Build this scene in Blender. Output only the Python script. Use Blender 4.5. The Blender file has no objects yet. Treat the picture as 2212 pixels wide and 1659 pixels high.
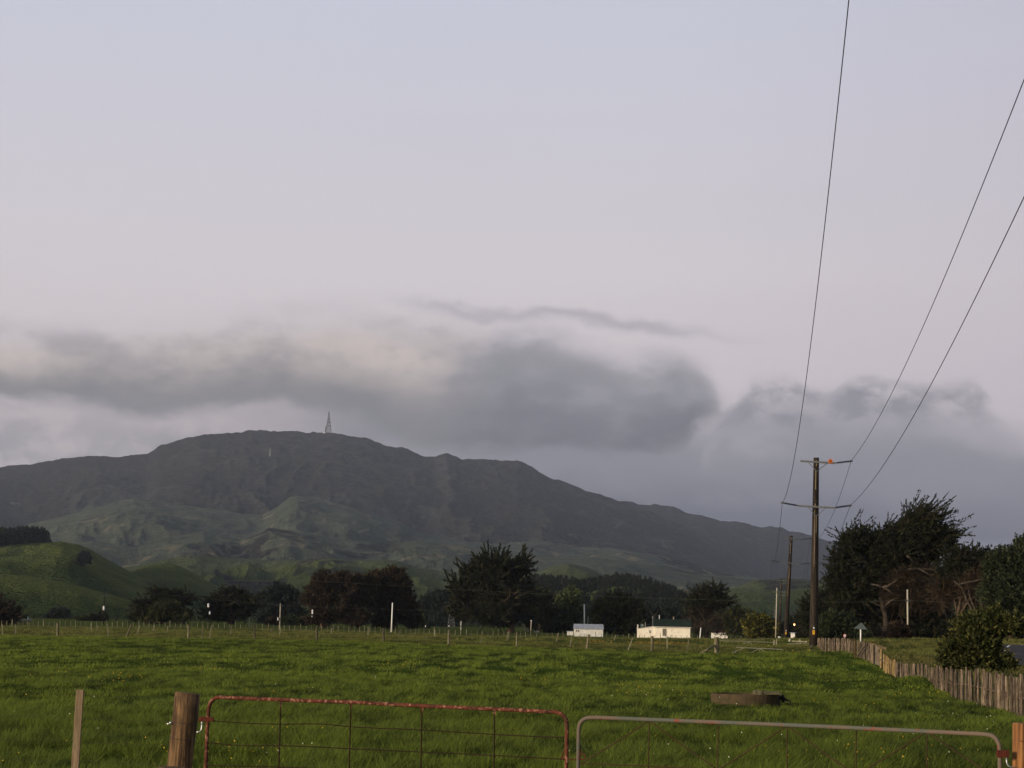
import bpy, math, random
import numpy as np
from mathutils import Vector, Matrix, Euler

# ------------------------------------------------------------------ camera
F = 4700.0                      # focal length in units of a 2212-wide picture
CAMZ = 1.85
RHO = math.atan(0.0205)         # slight roll of the hand-held camera
PITCH = math.atan(527.2 * math.cos(RHO) / F)
scene = bpy.context.scene
cam_d = bpy.data.cameras.new('camera')
cam_d.sensor_width = 36.0
cam_d.lens = 36.0 * F / 2212.0
cam_d.clip_start = 0.1
cam_d.clip_end = 40000
cam = bpy.data.objects.new('camera', cam_d)
scene.collection.objects.link(cam)
RM = Matrix.Rotation(math.pi / 2 + PITCH, 3, 'X') @ Matrix.Rotation(RHO, 3, 'Z')
cam.matrix_world = Matrix.Translation((0, 0, CAMZ)) @ RM.to_4x4()
scene.camera = cam
RN = np.array(RM)

# ------------------------------------------------------------------ sun and exposure
SUN_EL, SUN_AZ = math.radians(10.0), math.radians(-126.0)      # low, from behind left
sd = Vector((math.sin(SUN_AZ) * math.cos(SUN_EL), math.cos(SUN_AZ) * math.cos(SUN_EL), math.sin(SUN_EL)))
sun_d = bpy.data.lights.new('sun', 'SUN')
sun_d.energy = 4.2
sun_d.angle = math.radians(10)
sun_d.color = (1.0, 0.84, 0.64)
sun = bpy.data.objects.new('sun', sun_d)
sun.rotation_euler = (-sd).to_track_quat('-Z', 'Y').to_euler()
sun.location = (-40, -30, 60)
scene.collection.objects.link(sun)
scene.view_settings.view_transform = 'Standard'
scene.view_settings.look = 'None'
scene.view_settings.exposure = 0.0
scene.view_settings.gamma = 1.0
scene.cycles.use_denoising = True
scene.cycles.denoising_input_passes = 'RGB_ALBEDO_NORMAL'
scene.cycles.denoising_prefilter = 'ACCURATE'
scene.cycles.max_bounces = 6
scene.cycles.diffuse_bounces = 3
scene.cycles.transparent_max_bounces = 8
scene.cycles.volume_bounces = 1
scene.cycles.sample_clamp_indirect = 4.0

# ------------------------------------------------------------------ world: dusk sky with a cloud bank
def lin(r, g, b):
    def c(v):
        v /= 255.0
        return v / 12.92 if v <= 0.04045 else ((v + 0.055) / 1.055) ** 2.4
    return (c(r), c(g), c(b), 1.0)

world = bpy.data.worlds.new('World')
scene.world = world
world.use_nodes = True
wt = world.node_tree
wt.nodes.clear()
WN, WL = wt.nodes, wt.links

class NT:
    """tiny helper around a node tree"""
    def __init__(self, tree):
        self.t, self.n, self.l = tree, tree.nodes, tree.links
    def put(self, sock, v):
        if v is None:
            return
        if hasattr(v, 'is_output') or isinstance(v, bpy.types.NodeSocket):
            self.l.new(v, sock)
        else:
            if sock.type == 'RGBA' and len(v) == 3:
                v = (*v, 1.0)
            sock.default_value = v
    def math(self, op, a, b=None, c=None, clamp=False):
        n = self.n.new('ShaderNodeMath')
        n.operation = op
        n.use_clamp = clamp
        self.put(n.inputs[0], a)
        self.put(n.inputs[1], b)
        if c is not None:
            self.put(n.inputs[2], c)
        return n.outputs[0]
    def mix(self, f, a, b, mode='MIX'):
        n = self.n.new('ShaderNodeMix')
        n.data_type = 'RGBA'
        n.blend_type = mode
        self.put(n.inputs[0], f)
        self.put(n.inputs[6], a)
        self.put(n.inputs[7], b)
        return n.outputs[2]
    def smooth(self, v, lo, hi, a=0.0, b=1.0):
        n = self.n.new('ShaderNodeMapRange')
        n.interpolation_type = 'SMOOTHSTEP'
        self.put(n.inputs[0], v)
        self.put(n.inputs[1], lo)
        self.put(n.inputs[2], hi)
        n.inputs[3].default_value = a
        n.inputs[4].default_value = b
        return n.outputs[0]
    def linmap(self, v, lo, hi, a=0.0, b=1.0):
        n = self.n.new('ShaderNodeMapRange')
        self.put(n.inputs[0], v)
        n.inputs[1].default_value = lo
        n.inputs[2].default_value = hi
        n.inputs[3].default_value = a
        n.inputs[4].default_value = b
        return n.outputs[0]
    def noise(self, vec, scale, detail=4, rough=0.55, out=0, dist=0.0):
        n = self.n.new('ShaderNodeTexNoise')
        if vec is not None:
            self.l.new(vec, n.inputs['Vector'])
        n.inputs['Scale'].default_value = scale
        n.inputs['Detail'].default_value = detail
        n.inputs['Roughness'].default_value = rough
        n.inputs['Distortion'].default_value = dist
        return n.outputs[out]
    def ramp(self, v, stops, interp='LINEAR'):
        n = self.n.new('ShaderNodeValToRGB')
        self.put(n.inputs[0], v)
        e = n.color_ramp.elements
        n.color_ramp.interpolation = interp
        while len(e) < len(stops):
            e.new(0.5)
        for i, (p, c) in enumerate(stops):
            e[i].position = p
            e[i].color = c if len(c) == 4 else (*c, 1.0)
        return n.outputs[0]
    def curve(self, v, pts):
        """piecewise curve through (x, y) points, both in 0..1"""
        n = self.n.new('ShaderNodeFloatCurve')
        c = n.mapping.curves[0]
        while len(c.points) < len(pts):
            c.points.new(0.5, 0.5)
        for p, (x, y) in zip(c.points, pts):
            p.location = (x, y)
        n.mapping.update()
        self.put(n.inputs['Value'], v)
        return n.outputs[0]
    def vec(self, x, y, z):
        n = self.n.new('ShaderNodeCombineXYZ')
        for s, v in zip(n.inputs, (x, y, z)):
            self.put(s, v)
        return n.outputs[0]

w = NT(wt)
geo = WN.new('ShaderNodeTexCoord')
sep = WN.new('ShaderNodeSeparateXYZ')
WL.new(geo.outputs['Generated'], sep.inputs[0])
az = w.math('ARCTAN2', sep.outputs[0], sep.outputs[1])          # azimuth from the view axis, radians
el = w.math('ARCSINE', sep.outputs[2])
# compass and height of the clouds in the scale of the picture's degrees (1 unit = 1/4700 rad)
U0 = w.math('MULTIPLY_ADD', az, F, 1106.0)
V0 = w.math('MULTIPLY', el, F)                                  # height above the horizon
nv = w.vec(w.math('MULTIPLY', U0, 0.0035), w.math('MULTIPLY', V0, 0.0062), 3.7)
big = w.noise(nv, 1.0, 5, 0.55)
nv2 = w.vec(w.math('MULTIPLY', U0, 0.011), w.math('MULTIPLY', V0, 0.017), 9.1)
fine = w.noise(nv2, 1.0, 6, 0.6)
wisp = w.noise(w.vec(w.math('MULTIPLY', U0, 0.030), w.math('MULTIPLY', V0, 0.045), 2.2), 1.0, 6, 0.65)
wob = w.math('ADD', w.math('MULTIPLY', w.math('SUBTRACT', big, 0.5), 95.0), w.math('ADD', w.math('MULTIPLY', w.math('SUBTRACT', fine, 0.5), 52.0), w.math('MULTIPLY', w.math('SUBTRACT', wisp, 0.5), 16.0)))
V = w.math('ADD', V0, wob)
nu = w.noise(w.vec(w.math('MULTIPLY', U0, 0.005), w.math('MULTIPLY', V0, 0.008), 1.3), 1.0, 4, 0.5)
U = w.math('ADD', U0, w.math('MULTIPLY', w.math('SUBTRACT', nu, 0.5), 130.0))
UN = w.math('DIVIDE', w.math('ADD', U, 400.0), 3000.0, clamp=True)     # -400..2600 -> 0..1

def Hh(x, y):                    # picture point -> height above the horizon
    return 1334 + 0.0205 * x - y
def prof(pts):
    return [((x + 400) / 3000.0, max(0.0, min(1.0, Hh(x, y) / 800.0))) for x, y in pts]
def height_curve(pts):
    return w.math('MULTIPLY', w.curve(UN, prof(pts)), 800.0)

sky = w.ramp(w.linmap(el, 0.0, 0.6), [
    (0.00, lin(196, 186, 193)), (0.16, lin(201, 191, 196)), (0.27, lin(208, 202, 206)), (0.36, lin(203, 200, 209)),
    (0.47, lin(197, 199, 213)), (0.62, lin(178, 186, 206)), (1.0, lin(150, 163, 190))])
# a touch darker and pinker to the right
rt = w.smooth(U0, 1200.0, 2700.0)
sky = w.mix(w.math('MULTIPLY', rt, 0.35), sky, lin(176, 165, 178))
streaks = w.noise(w.vec(w.math('MULTIPLY', U0, 0.0012), w.math('MULTIPLY', V0, 0.006), 5.0), 1.0, 4, 0.5)
sky = w.mix(w.math('MULTIPLY', w.smooth(streaks, 0.45, 0.75), 0.10), sky, lin(185, 180, 190))

def band(top, bot, soft_t, soft_b, uin=None):
    t, b = height_curve(top), height_curve(bot)
    d1 = w.smooth(w.math('SUBTRACT', t, V), -soft_t, soft_t)
    d2 = w.smooth(w.math('SUBTRACT', V, b), -soft_b, soft_b)
    return w.math('MULTIPLY', d1, d2), t, b

# low layer: pale at the left, dark blue-grey under the bank
lt, _, _ = band([(-400, 860), (0, 850), (500, 850), (1000, 860), (1450, 900), (1560, 905), (1700, 900), (1900, 905), (2060, 925), (2200, 970), (2350, 1040), (2600, 1060)],
                [(-400, 1380), (1000, 1360), (2600, 1390)], 70.0, 40.0)
lowcol = w.ramp(UN, [(0.0, lin(152, 148, 152)), (0.22, lin(148, 145, 149)), (0.36, lin(122, 121, 128)), (0.50, lin(100, 102, 111)),
                     (0.62, lin(96, 99, 110)), (0.73, lin(98, 101, 113)), (0.84, lin(112, 113, 124)), (1.0, lin(130, 127, 138))])
lowcol = w.mix(w.smooth(V0, 330.0, 120.0), lowcol, w.mix(w.smooth(U0, 300.0, 1100.0), lin(165, 158, 160), lin(76, 82, 97)))
lowcol = w.mix(w.math('MULTIPLY', w.smooth(V, 250.0, 350.0), w.math('MULTIPLY', w.smooth(U0, 780.0, 1000.0), 0.75)), lowcol, lin(126, 127, 136))
lowcol = w.mix(w.math('MULTIPLY', w.smooth(V, 330.0, 500.0), w.smooth(U0, 1250.0, 1650.0)), lowcol, lin(146, 143, 151))
lowcol = w.mix(w.math('MULTIPLY', w.math('MULTIPLY', w.smooth(V, 350.0, 430.0), w.smooth(U0, 900.0, 500.0)), 0.7), lowcol, lin(166, 158, 161))
lowcol = w.mix(w.math('MULTIPLY', w.math('MULTIPLY', w.smooth(fine, 0.42, 0.64), w.smooth(U0, 750.0, 350.0)), 0.6), lowcol, lin(190, 180, 183))
lowcol = w.mix(w.math('MULTIPLY', w.smooth(big, 0.45, 0.68), 0.5), lowcol, w.mix(w.smooth(U0, 200.0, 1300.0), lin(180, 170, 172), lin(130, 129, 138)))
gap = w.math('MULTIPLY', w.smooth(U0, 1850.0, 2080.0), w.smooth(V0, 215.0, 165.0))
lowcol = w.mix(w.math('MULTIPLY', gap, 0.8), lowcol, lin(140, 142, 155))
col = w.mix(w.math('MULTIPLY', lt, 0.93), sky, lowcol)

# small torn clouds at the right
rb, rt2, rb2 = band([(-400, 1300), (1420, 1200), (1540, 950), (1600, 862), (1680, 826), (1740, 850), (1800, 866), (1880, 838), (2000, 845), (2080, 848), (2130, 900), (2220, 1010), (2600, 1200)],
                    [(-400, 1290), (1480, 1100), (1560, 970), (1700, 975), (1900, 960), (2060, 930), (2120, 935), (2250, 1060), (2600, 1250)], 22.0, 50.0)
torn = w.mix(w.smooth(big, 0.35, 0.7), lin(133, 132, 140), lin(156, 152, 159))
rb = w.math('MULTIPLY', rb, w.math('MULTIPLY', w.smooth(U, 1470.0, 1560.0), w.smooth(U, 2260.0, 2140.0)))
col = w.mix(w.math('MULTIPLY', rb, w.smooth(fine, 0.30, 0.62, 0.05, 0.95)), col, torn)

# the main bank
mb, mt, mbt = band([(-400, 760), (0, 742), (250, 730), (480, 712), (650, 700), (760, 692), (900, 700), (1060, 712), (1200, 752), (1330, 784), (1440, 784), (1520, 815), (1560, 880), (1600, 1000), (1700, 1200), (2600, 1300)],
                   [(-400, 880), (0, 868), (160, 880), (330, 902), (480, 880), (620, 872), (760, 900), (950, 960), (1150, 978), (1350, 982), (1480, 955), (1560, 905), (1600, 1010), (1700, 1210), (2600, 1310)], 48.0, 20.0)
rel = w.math('DIVIDE', w.math('SUBTRACT', V, mbt), w.math('MAXIMUM', w.math('SUBTRACT', mt, mbt), 20.0), clamp=True)
warm = w.ramp(rel, [(0.0, lin(122, 121, 124)), (0.2, lin(130, 127, 129)), (0.42, lin(156, 149, 148)), (0.68, lin(180, 171, 170)), (1.0, lin(196, 188, 190))])
cool = w.ramp(rel, [(0.0, lin(98, 99, 106)), (0.3, lin(110, 110, 118)), (0.6, lin(134, 133, 140)), (0.85, lin(160, 156, 162)), (1.0, lin(178, 173, 179))])
bank = w.mix(w.smooth(U, 820.0, 1130.0), warm, cool)
cool = w.mix(w.math('MULTIPLY', w.smooth(fine, 0.46, 0.66), w.smooth(rel, 0.3, 0.7, 0.15, 0.5)), cool, lin(160, 157, 163))
bank = w.mix(w.smooth(U, 820.0, 1130.0), warm, cool)
glow = w.math('MULTIPLY', w.smooth(big, 0.42, 0.66), w.smooth(rel, 0.3, 0.75))
bank = w.mix(w.math('MULTIPLY', w.math('MULTIPLY', glow, 0.55), w.smooth(U, 1150.0, 950.0)), bank, lin(206, 192, 184))
bank = w.mix(w.math('MULTIPLY', w.smooth(fine, 0.50, 0.70), 0.30), bank, lin(108, 109, 116))
bank = w.mix(w.math('MULTIPLY', w.smooth(big, 0.52, 0.36), 0.35), bank, lin(112, 113, 120))
mb = w.math('MULTIPLY', mb, w.smooth(U, 1625.0, 1500.0))
col = w.mix(w.math('MULTIPLY', mb, w.smooth(fine, 0.2, 0.40, 0.86, 0.98)), col, bank)

# thin high streak
st, _, _ = band([(-400, 640), (760, 636), (900, 652), (1100, 668), (1300, 682), (1450, 706), (1560, 735), (1700, 742), (2600, 760)],
                [(-400, 640), (760, 640), (900, 672), (1100, 690), (1300, 715), (1450, 728), (1560, 742), (1700, 745), (2600, 760)], 16.0, 16.0)
su = w.math('MULTIPLY', w.smooth(U0, 760.0, 1000.0), w.smooth(U0, 1760.0, 1420.0))
col = w.mix(w.math('MULTIPLY', w.math('MULTIPLY', st, su), 0.62), col, lin(158, 153, 162))

nish = WN.new('ShaderNodeTexSky')
nish.sky_type = 'NISHITA'
nish.sun_disc = False
nish.sun_elevation = SUN_EL
nish.sun_rotation = SUN_AZ
nish.altitude = 50
nish.dust_density = 2.0
bg = WN.new('ShaderNodeBackground')
bg.inputs['Strength'].default_value = 0.11
WL.new(nish.outputs[0], bg.inputs['Color'])
bg2 = WN.new('ShaderNodeBackground')
bg2.inputs['Strength'].default_value = 1.06
WL.new(col, bg2.inputs['Color'])
# thin physical sky glows through the overcast only behind and overhead; the bank covers the view side
mixw = WN.new('ShaderNodeMixShader')
cover = w.math('MAXIMUM', w.smooth(sep.outputs[1], -0.1, 0.35), 0.35)
WL.new(cover, mixw.inputs[0])
WL.new(bg.outputs[0], mixw.inputs[1])
WL.new(bg2.outputs[0], mixw.inputs[2])
wo = WN.new('ShaderNodeOutputWorld')
WL.new(mixw.outputs[0], wo.inputs['Surface'])

# ------------------------------------------------------------------ measuring helpers
def ray(x, y):
    return RN @ np.array([(x - 1106) / F, -(y - 829.5) / F, -1.0])
def W(x, y, r):
    """point seen at (x, y) at horizontal range r metres"""
    d = ray(x, y)
    return Vector(np.array([0, 0, CAMZ]) + d * (r / math.hypot(d[0], d[1])))
def azel(x, y):
    d = ray(x, y)
    return math.atan2(d[0], d[1]), d[2] / math.hypot(d[0], d[1])
def hor(x):
    return 1334 + 0.0205 * x
def px(r):
    return r / F
rnd = random.Random(11)
rng = np.random.default_rng(5)
COL = scene.collection

# ------------------------------------------------------------------ tags
def thing(name, label, cat, loc=(0, 0, 0), group=None, rotz=0.0):
    o = bpy.data.objects.new(name, None)
    o.empty_display_size = 0.3
    COL.objects.link(o)
    o.location = loc
    o.rotation_euler = (0, 0, rotz)
    o['label'] = label
    o['category'] = cat
    if group:
        o['group'] = group
    return o
def tag(o, label, cat, group=None):
    o['label'] = label
    o['category'] = cat
    if group:
        o['group'] = group
    return o
def structure(o):
    o['kind'] = 'structure'
    return o
def stuff(o, label, cat):
    o['kind'] = 'stuff'
    o['label'] = label
    o['category'] = cat
    return o
def link_mesh(name, me, mat=None, parent=None, loc=None):
    o = bpy.data.objects.new(name, me)
    COL.objects.link(o)
    if mat:
        me.materials.append(mat)
    if parent is not None:
        o.parent = parent
    if loc is not None:
        o.location = loc
    return o
def np_mesh(name, V, Fc, mat, parent=None, smooth=False, attrs=None, loc=None):
    V = np.asarray(V, dtype=np.float32).reshape(-1, 3)
    Fc = np.asarray(Fc, dtype=np.int32)
    k = Fc.shape[1]
    me = bpy.data.meshes.new(name)
    me.vertices.add(len(V))
    me.vertices.foreach_set('co', V.ravel())
    me.loops.add(Fc.size)
    me.loops.foreach_set('vertex_index', Fc.ravel())
    me.polygons.add(len(Fc))
    me.polygons.foreach_set('loop_start', np.arange(0, Fc.size, k, dtype=np.int32))
    me.polygons.foreach_set('loop_total', np.full(len(Fc), k, dtype=np.int32))
    if smooth:
        me.polygons.foreach_set('use_smooth', np.ones(len(Fc), dtype=bool))
    for an, av in (attrs or {}).items():
        a = me.attributes.new(an, 'FLOAT', 'POINT')
        a.data.foreach_set('value', np.asarray(av, dtype=np.float32))
    me.update(calc_edges=True)
    return link_mesh(name, me, mat, parent, loc)

class MB:
    """collects simple solids, builds them as one mesh"""
    def __init__(self):
        self.v, self.f = [], []
    def add(self, vs, fs):
        k = len(self.v)
        self.v += [tuple(p) for p in vs]
        self.f += [tuple(i + k for i in f) for f in fs]
    def box(self, c, s, rot=None, taper=1.0):
        M = rot or Matrix.Identity(3)
        hx, hy, hz = s[0] / 2, s[1] / 2, s[2] / 2
        vs = []
        for z, t in ((-hz, 1.0), (hz, taper)):
            for x, y in ((-hx, -hy), (hx, -hy), (hx, hy), (-hx, hy)):
                vs.append(Vector(c) + M @ Vector((x * t, y * t, z)))
        self.add(vs, [(3, 2, 1, 0), (4, 5, 6, 7), (0, 1, 5, 4), (1, 2, 6, 5), (2, 3, 7, 6), (3, 0, 4, 7)])
    def beam(self, a, b, wx, wy, up=(0, 1, 0)):
        """square bar from a to b"""
        a, b = Vector(a), Vector(b)
        d = b - a
        L = d.length
        z = d.normalized()
        u = Vector(up)
        x = u.cross(z)
        if x.length < 1e-4:
            x = Vector((1, 0, 0))
        x.normalize()
        y = z.cross(x)
        M = Matrix((x, y, z)).transposed()
        self.box((a + b) / 2, (wx, wy, L), M)
    def tube(self, pts, rad, n=8, cap=True, jitter=0.0, seed=0):
        pts = [Vector(p) for p in pts]
        if not hasattr(rad, '__len__'):
            rad = [rad] * len(pts)
        rr = random.Random(seed)
        prev = None
        rings = []
        for i, p in enumerate(pts):
            t = (pts[min(i + 1, len(pts) - 1)] - pts[max(i - 1, 0)]).normalized()
            if prev is None:
                a = Vector((0, 0, 1)) if abs(t.z) < 0.9 else Vector((1, 0, 0))
                u = t.cross(a).normalized()
            else:
                u = (prev - t * prev.dot(t))
                u = u.normalized() if u.length > 1e-6 else t.orthogonal().normalized()
            prev = u
            v = t.cross(u)
            rings.append([p + (u * math.cos(2 * math.pi * k / n) + v * math.sin(2 * math.pi * k / n)) * rad[i] * (1 + jitter * rr.uniform(-1, 1)) for k in range(n)])
        k0 = len(self.v)
        vs = [q for r in rings for q in r]
        fs = []
        for i in range(len(pts) - 1):
            for k in range(n):
                k2 = (k + 1) % n
                fs.append((i * n + k, i * n + k2, (i + 1) * n + k2, (i + 1) * n + k))
        if cap:
            fs.append(tuple(reversed(range(n))))
            fs.append(tuple((len(pts) - 1) * n + k for k in range(n)))
        self.add(vs, fs)
    def build(self, name, mat, parent=None, smooth=False, bevel=0.0, origin=None):
        o = Vector(origin) if origin is not None else (parent.location.copy() if parent is not None and parent.get('_abs') else Vector((0, 0, 0)))
        me = bpy.data.meshes.new(name)
        me.from_pydata([tuple(Vector(p) - o) for p in self.v], [], self.f)
        me.update()
        if smooth:
            for p in me.polygons:
                p.use_smooth = True
        ob = link_mesh(name, me, mat, parent)
        if parent is None and origin is not None:
            ob.location = o
        if bevel:
            m = ob.modifiers.new('bevel', 'BEVEL')
            m.width = bevel
            m.segments = 2
            m.limit_method = 'ANGLE'
        return ob
def rooted(name, label, cat, loc, group=None):
    """a thing whose parts are given in world coordinates"""
    o = thing(name, label, cat, loc, group)
    o['_abs'] = 1
    return o

# ------------------------------------------------------------------ materials
def mat_new(name):
    m = bpy.data.materials.new(name)
    m.use_nodes = True
    nt = m.node_tree
    for n in list(nt.nodes):
        nt.nodes.remove(n)
    t = NT(nt)
    out = nt.nodes.new('ShaderNodeOutputMaterial')
    b = nt.nodes.new('ShaderNodeBsdfPrincipled')
    nt.links.new(b.outputs[0], out.inputs['Surface'])
    return m, t, b, out
def set_in(b, **kw):
    for k, v in kw.items():
        b.inputs[k.replace('_', ' ')].default_value = v
def bump(t, b, h, strength=0.4, dist=0.02):
    n = t.n.new('ShaderNodeBump')
    n.inputs['Strength'].default_value = strength
    n.inputs['Distance'].default_value = dist
    t.l.new(h, n.inputs['Height'])
    t.l.new(n.outputs[0], b.inputs['Normal'])
def objco(t):
    return t.n.new('ShaderNodeTexCoord').outputs['Object']
def worldco(t):
    return t.n.new('ShaderNodeNewGeometry').outputs['Position']
def mapping(t, v, sc):
    n = t.n.new('ShaderNodeMapping')
    n.inputs['Scale'].default_value = sc
    t.l.new(v, n.inputs['Vector'])
    return n.outputs[0]

def paint_mat(name, c1, c2, scale=3.0, rough=0.6, c3=None, lo=0.4, hi=0.65, metal=0.0, stretch=(1, 1, 1), bstr=0.25, bdist=0.01, co=None, c3lo=0.56):
    """two or three colours broken up by noise"""
    m, t, b, _ = mat_new(name)
    v = mapping(t, objco(t) if co is None else worldco(t), stretch)
    n1 = t.noise(v, scale, 6, 0.62)
    col = t.mix(t.smooth(n1, lo, hi), c1, c2)
    if c3:
        n2 = t.noise(v, scale * 2.7, 5, 0.65)
        col = t.mix(t.smooth(n2, c3lo, c3lo + 0.10), col, c3)
    t.l.new(col, b.inputs['Base Color'])
    set_in(b, Roughness=rough, Metallic=metal)
    b.inputs['Specular IOR Level'].default_value = 0.04
    if bstr:
        bump(t, b, t.noise(v, scale * 5, 4, 0.6), bstr, bdist)
    return m
def wood_mat(name, light, dark, grain=30.0, moss=None, rough=0.85, zs=0.05, dots=False):
    m, t, b, _ = mat_new(name)
    co = objco(t)
    oi = t.n.new('ShaderNodeObjectInfo')
    v = mapping(t, co, (1, 1, zs))
    off = t.n.new('ShaderNodeVectorMath')
    off.operation = 'ADD'
    t.l.new(v, off.inputs[0])
    rv = t.n.new('ShaderNodeCombineXYZ')
    for i in range(3):
        t.l.new(t.math('MULTIPLY', oi.outputs['Random'], 37.0 + 11 * i), rv.inputs[i])
    t.l.new(rv.outputs[0], off.inputs[1])
    g = t.noise(off.outputs[0], grain, 5, 0.65)
    blot = t.noise(co, 3.0, 4, 0.6)
    col = t.mix(t.smooth(g, 0.36, 0.64), dark, light)
    col = t.mix(t.math('MULTIPLY', t.smooth(blot, 0.42, 0.66), 0.5), col, dark)
    crk = t.noise(off.outputs[0], grain * 2.2, 3, 0.5)
    col = t.mix(t.math('MULTIPLY', t.smooth(crk, 0.60, 0.66), 0.75), col, tuple(x * 0.3 for x in dark[:3]) + (1,))
    if moss:
        col = t.mix(t.math('MULTIPLY', t.smooth(t.noise(co, 6.0, 5, 0.7), 0.5, 0.68), 0.6), col, moss)
    hv = t.n.new('ShaderNodeHueSaturation')
    t.l.new(t.linmap(oi.outputs['Random'], 0, 1, 0.6, 1.3), hv.inputs['Value'])
    t.l.new(col, hv.inputs['Color'])
    t.l.new(hv.outputs[0], b.inputs['Base Color'])
    set_in(b, Roughness=rough)
    b.inputs['Specular IOR Level'].default_value = 0.15
    bump(t, b, g, 0.6, 0.012)
    return m
def leaf_mat(name, c1, c2, c3=None, scale=0.35, trans=0.15):
    m, t, b, out = mat_new(name)
    a = t.n.new('ShaderNodeAttribute')
    a.attribute_name = 'tint'
    n1 = t.noise(worldco(t), scale, 3, 0.6)
    f = t.math('ADD', t.math('MULTIPLY', a.outputs['Fac'], 0.7), t.math('MULTIPLY', t.math('SUBTRACT', n1, 0.35), 0.8), clamp=True)
    col = t.mix(f, c1, c2)
    if c3:
        col = t.mix(t.smooth(a.outputs['Fac'], 0.86, 0.97), col, c3)
    t.l.new(col, b.inputs['Base Color'])
    set_in(b, Roughness=0.75)
    b.inputs['Specular IOR Level'].default_value = 0.12
    if trans:
        tr = t.n.new('ShaderNodeBsdfTranslucent')
        t.l.new(col, tr.inputs['Color'])
        mx = t.n.new('ShaderNodeMixShader')
        mx.inputs[0].default_value = trans
        t.l.new(b.outputs[0], mx.inputs[1])
        t.l.new(tr.outputs[0], mx.inputs[2])
        t.l.new(mx.outputs[0], out.inputs['Surface'])
    return m
def flat_mat(name, c, rough=0.6, metal=0.0, emit=0.0):
    m, t, b, _ = mat_new(name)
    v = t.noise(objco(t), 9.0, 4, 0.6)
    dk = tuple(x * 0.72 for x in c[:3])
    t.l.new(t.mix(t.smooth(v, 0.4, 0.7), c[:3] + (1,) if len(c) == 3 else c, dk), b.inputs['Base Color'])
    set_in(b, Roughness=rough, Metallic=metal)
    b.inputs['Specular IOR Level'].default_value = 0.06
    if emit:
        b.inputs['Emission Color'].default_value = (*c[:3], 1)
        b.inputs['Emission Strength'].default_value = emit
    return m

# ------------------------------------------------------------------ numpy noise
def _hash(ix, iy, s):
    h = (ix.astype(np.int64) * 374761393 + iy.astype(np.int64) * 668265263 + s * 1442695041) & 0xffffffff
    h = ((h ^ (h >> 13)) * 1274126177) & 0xffffffff
    return ((h ^ (h >> 16)) & 0xffff) / 65535.0
def vnoise(x, y, s=0):
    ix, iy = np.floor(x), np.floor(y)
    fx, fy = x - ix, y - iy
    fx, fy = fx * fx * fx * (fx * (fx * 6 - 15) + 10), fy * fy * fy * (fy * (fy * 6 - 15) + 10)
    a, b = _hash(ix, iy, s), _hash(ix + 1, iy, s)
    c, d = _hash(ix, iy + 1, s), _hash(ix + 1, iy + 1, s)
    return (a + (b - a) * fx) * (1 - fy) + (c + (d - c) * fx) * fy
def fbm(x, y, o=4, s=0, g=0.5):
    t, amp, tot = 0.0, 1.0, 0.0
    for i in range(o):
        t = t + amp * vnoise(x * 2 ** i + 17.3 * i, y * 2 ** i - 9.1 * i, s + i)
        tot += amp
        amp *= g
    return t / tot
def ridged(x, y, o=4, s=0, g=0.5):
    t, amp, tot = 0.0, 1.0, 0.0
    for i in range(o):
        t = t + amp * (1 - np.abs(2 * vnoise(x * 2 ** i + 7.7 * i, y * 2 ** i + 3.3 * i, s + i) - 1))
        tot += amp
        amp *= g
    return t / tot

# ------------------------------------------------------------------ the near ground: control points seen in the picture
PAL = [  # paling fence: x, y of its top, y of its foot, range
    (2228, 1466, 1562, 58), (2186, 1461, 1550, 62), (2100, 1448, 1521, 73), (2030, 1442, 1500, 84), (1966, 1435, 1482, 97),
    (1930, 1427, 1464, 106), (1912, 1414, 1455, 110), (1902, 1401, 1440, 114), (1884, 1392, 1433, 118), (1845, 1382, 1416, 128),
    (1825, 1380, 1407, 138), (1768, 1378, 1397, 160)]
ctrl = [(x, yb, r) for x, yt, yb, r in PAL]
ctrl += [(1616, 1519, 57),
         (0, 1372, 197), (125, 1375, 195), (406, 1379, 190), (684, 1384, 187), (830, 1386.5, 184), (970, 1392, 180), (1267, 1400, 175), (1408, 1406, 172), (1548, 1415, 167), (1690, 1414, 163),
         (1718, 1428, 150), (1757, 1396, 165), (1700, 1397, 180), (1650, 1396, 215),
         (0, 1353, 430), (263, 1354.5, 430), (462, 1357, 430), (614, 1361, 430), (950, 1371, 430), (1153, 1377, 430), (1250, 1380, 430), (1372, 1381.5, 430), (1514, 1385, 430), (1650, 1386, 400),
         (0, 1346, 500), (350, 1346, 500), (600, 1351, 500), (850, 1358, 480), (1070, 1363, 470), (1230, 1368, 470), (1270, 1373, 450), (1450, 1377.5, 450), (1540, 1380, 480), (1640, 1383, 440),
         (1700, 1384, 300), (1730, 1386, 290), (1684, 1381.5, 480),
         (1857, 1386, 165), (1961, 1381.5, 250), (1900, 1380, 230), (1800, 1384, 230), (2060, 1391, 170), (1950, 1408, 140), (2030, 1418, 122), (2110, 1448, 92),
         (2205, 1440, 100), (2190, 1414, 138), (2200, 1407, 150), (2185, 1397, 185), (2190, 1386, 225), (2070, 1384, 270), (1900, 1379, 280), (2240, 1384, 280)]
cx, cz = [], []
for x, y, r in ctrl:
    p = W(x, y, r)
    cx.append((p.x, p.y))
    cz.append(p.z)
for r, zz in ((4, 0), (14, 0), (27, 0), (45, 0.0)):
    for a in (-14, -7, 0, 7, 14) if r > 10 else (0,):
        cx.append((r * math.sin(math.radians(a)), r * math.cos(math.radians(a))))
        cz.append(zz)
for r, zz in ((70, 0), (110, 0.05), (150, 0.2)):
    for a in (-16, -10, -4, 2, 6):
        cx.append((r * math.sin(math.radians(a)), r * math.cos(math.radians(a))))
        cz.append(zz)
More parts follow.
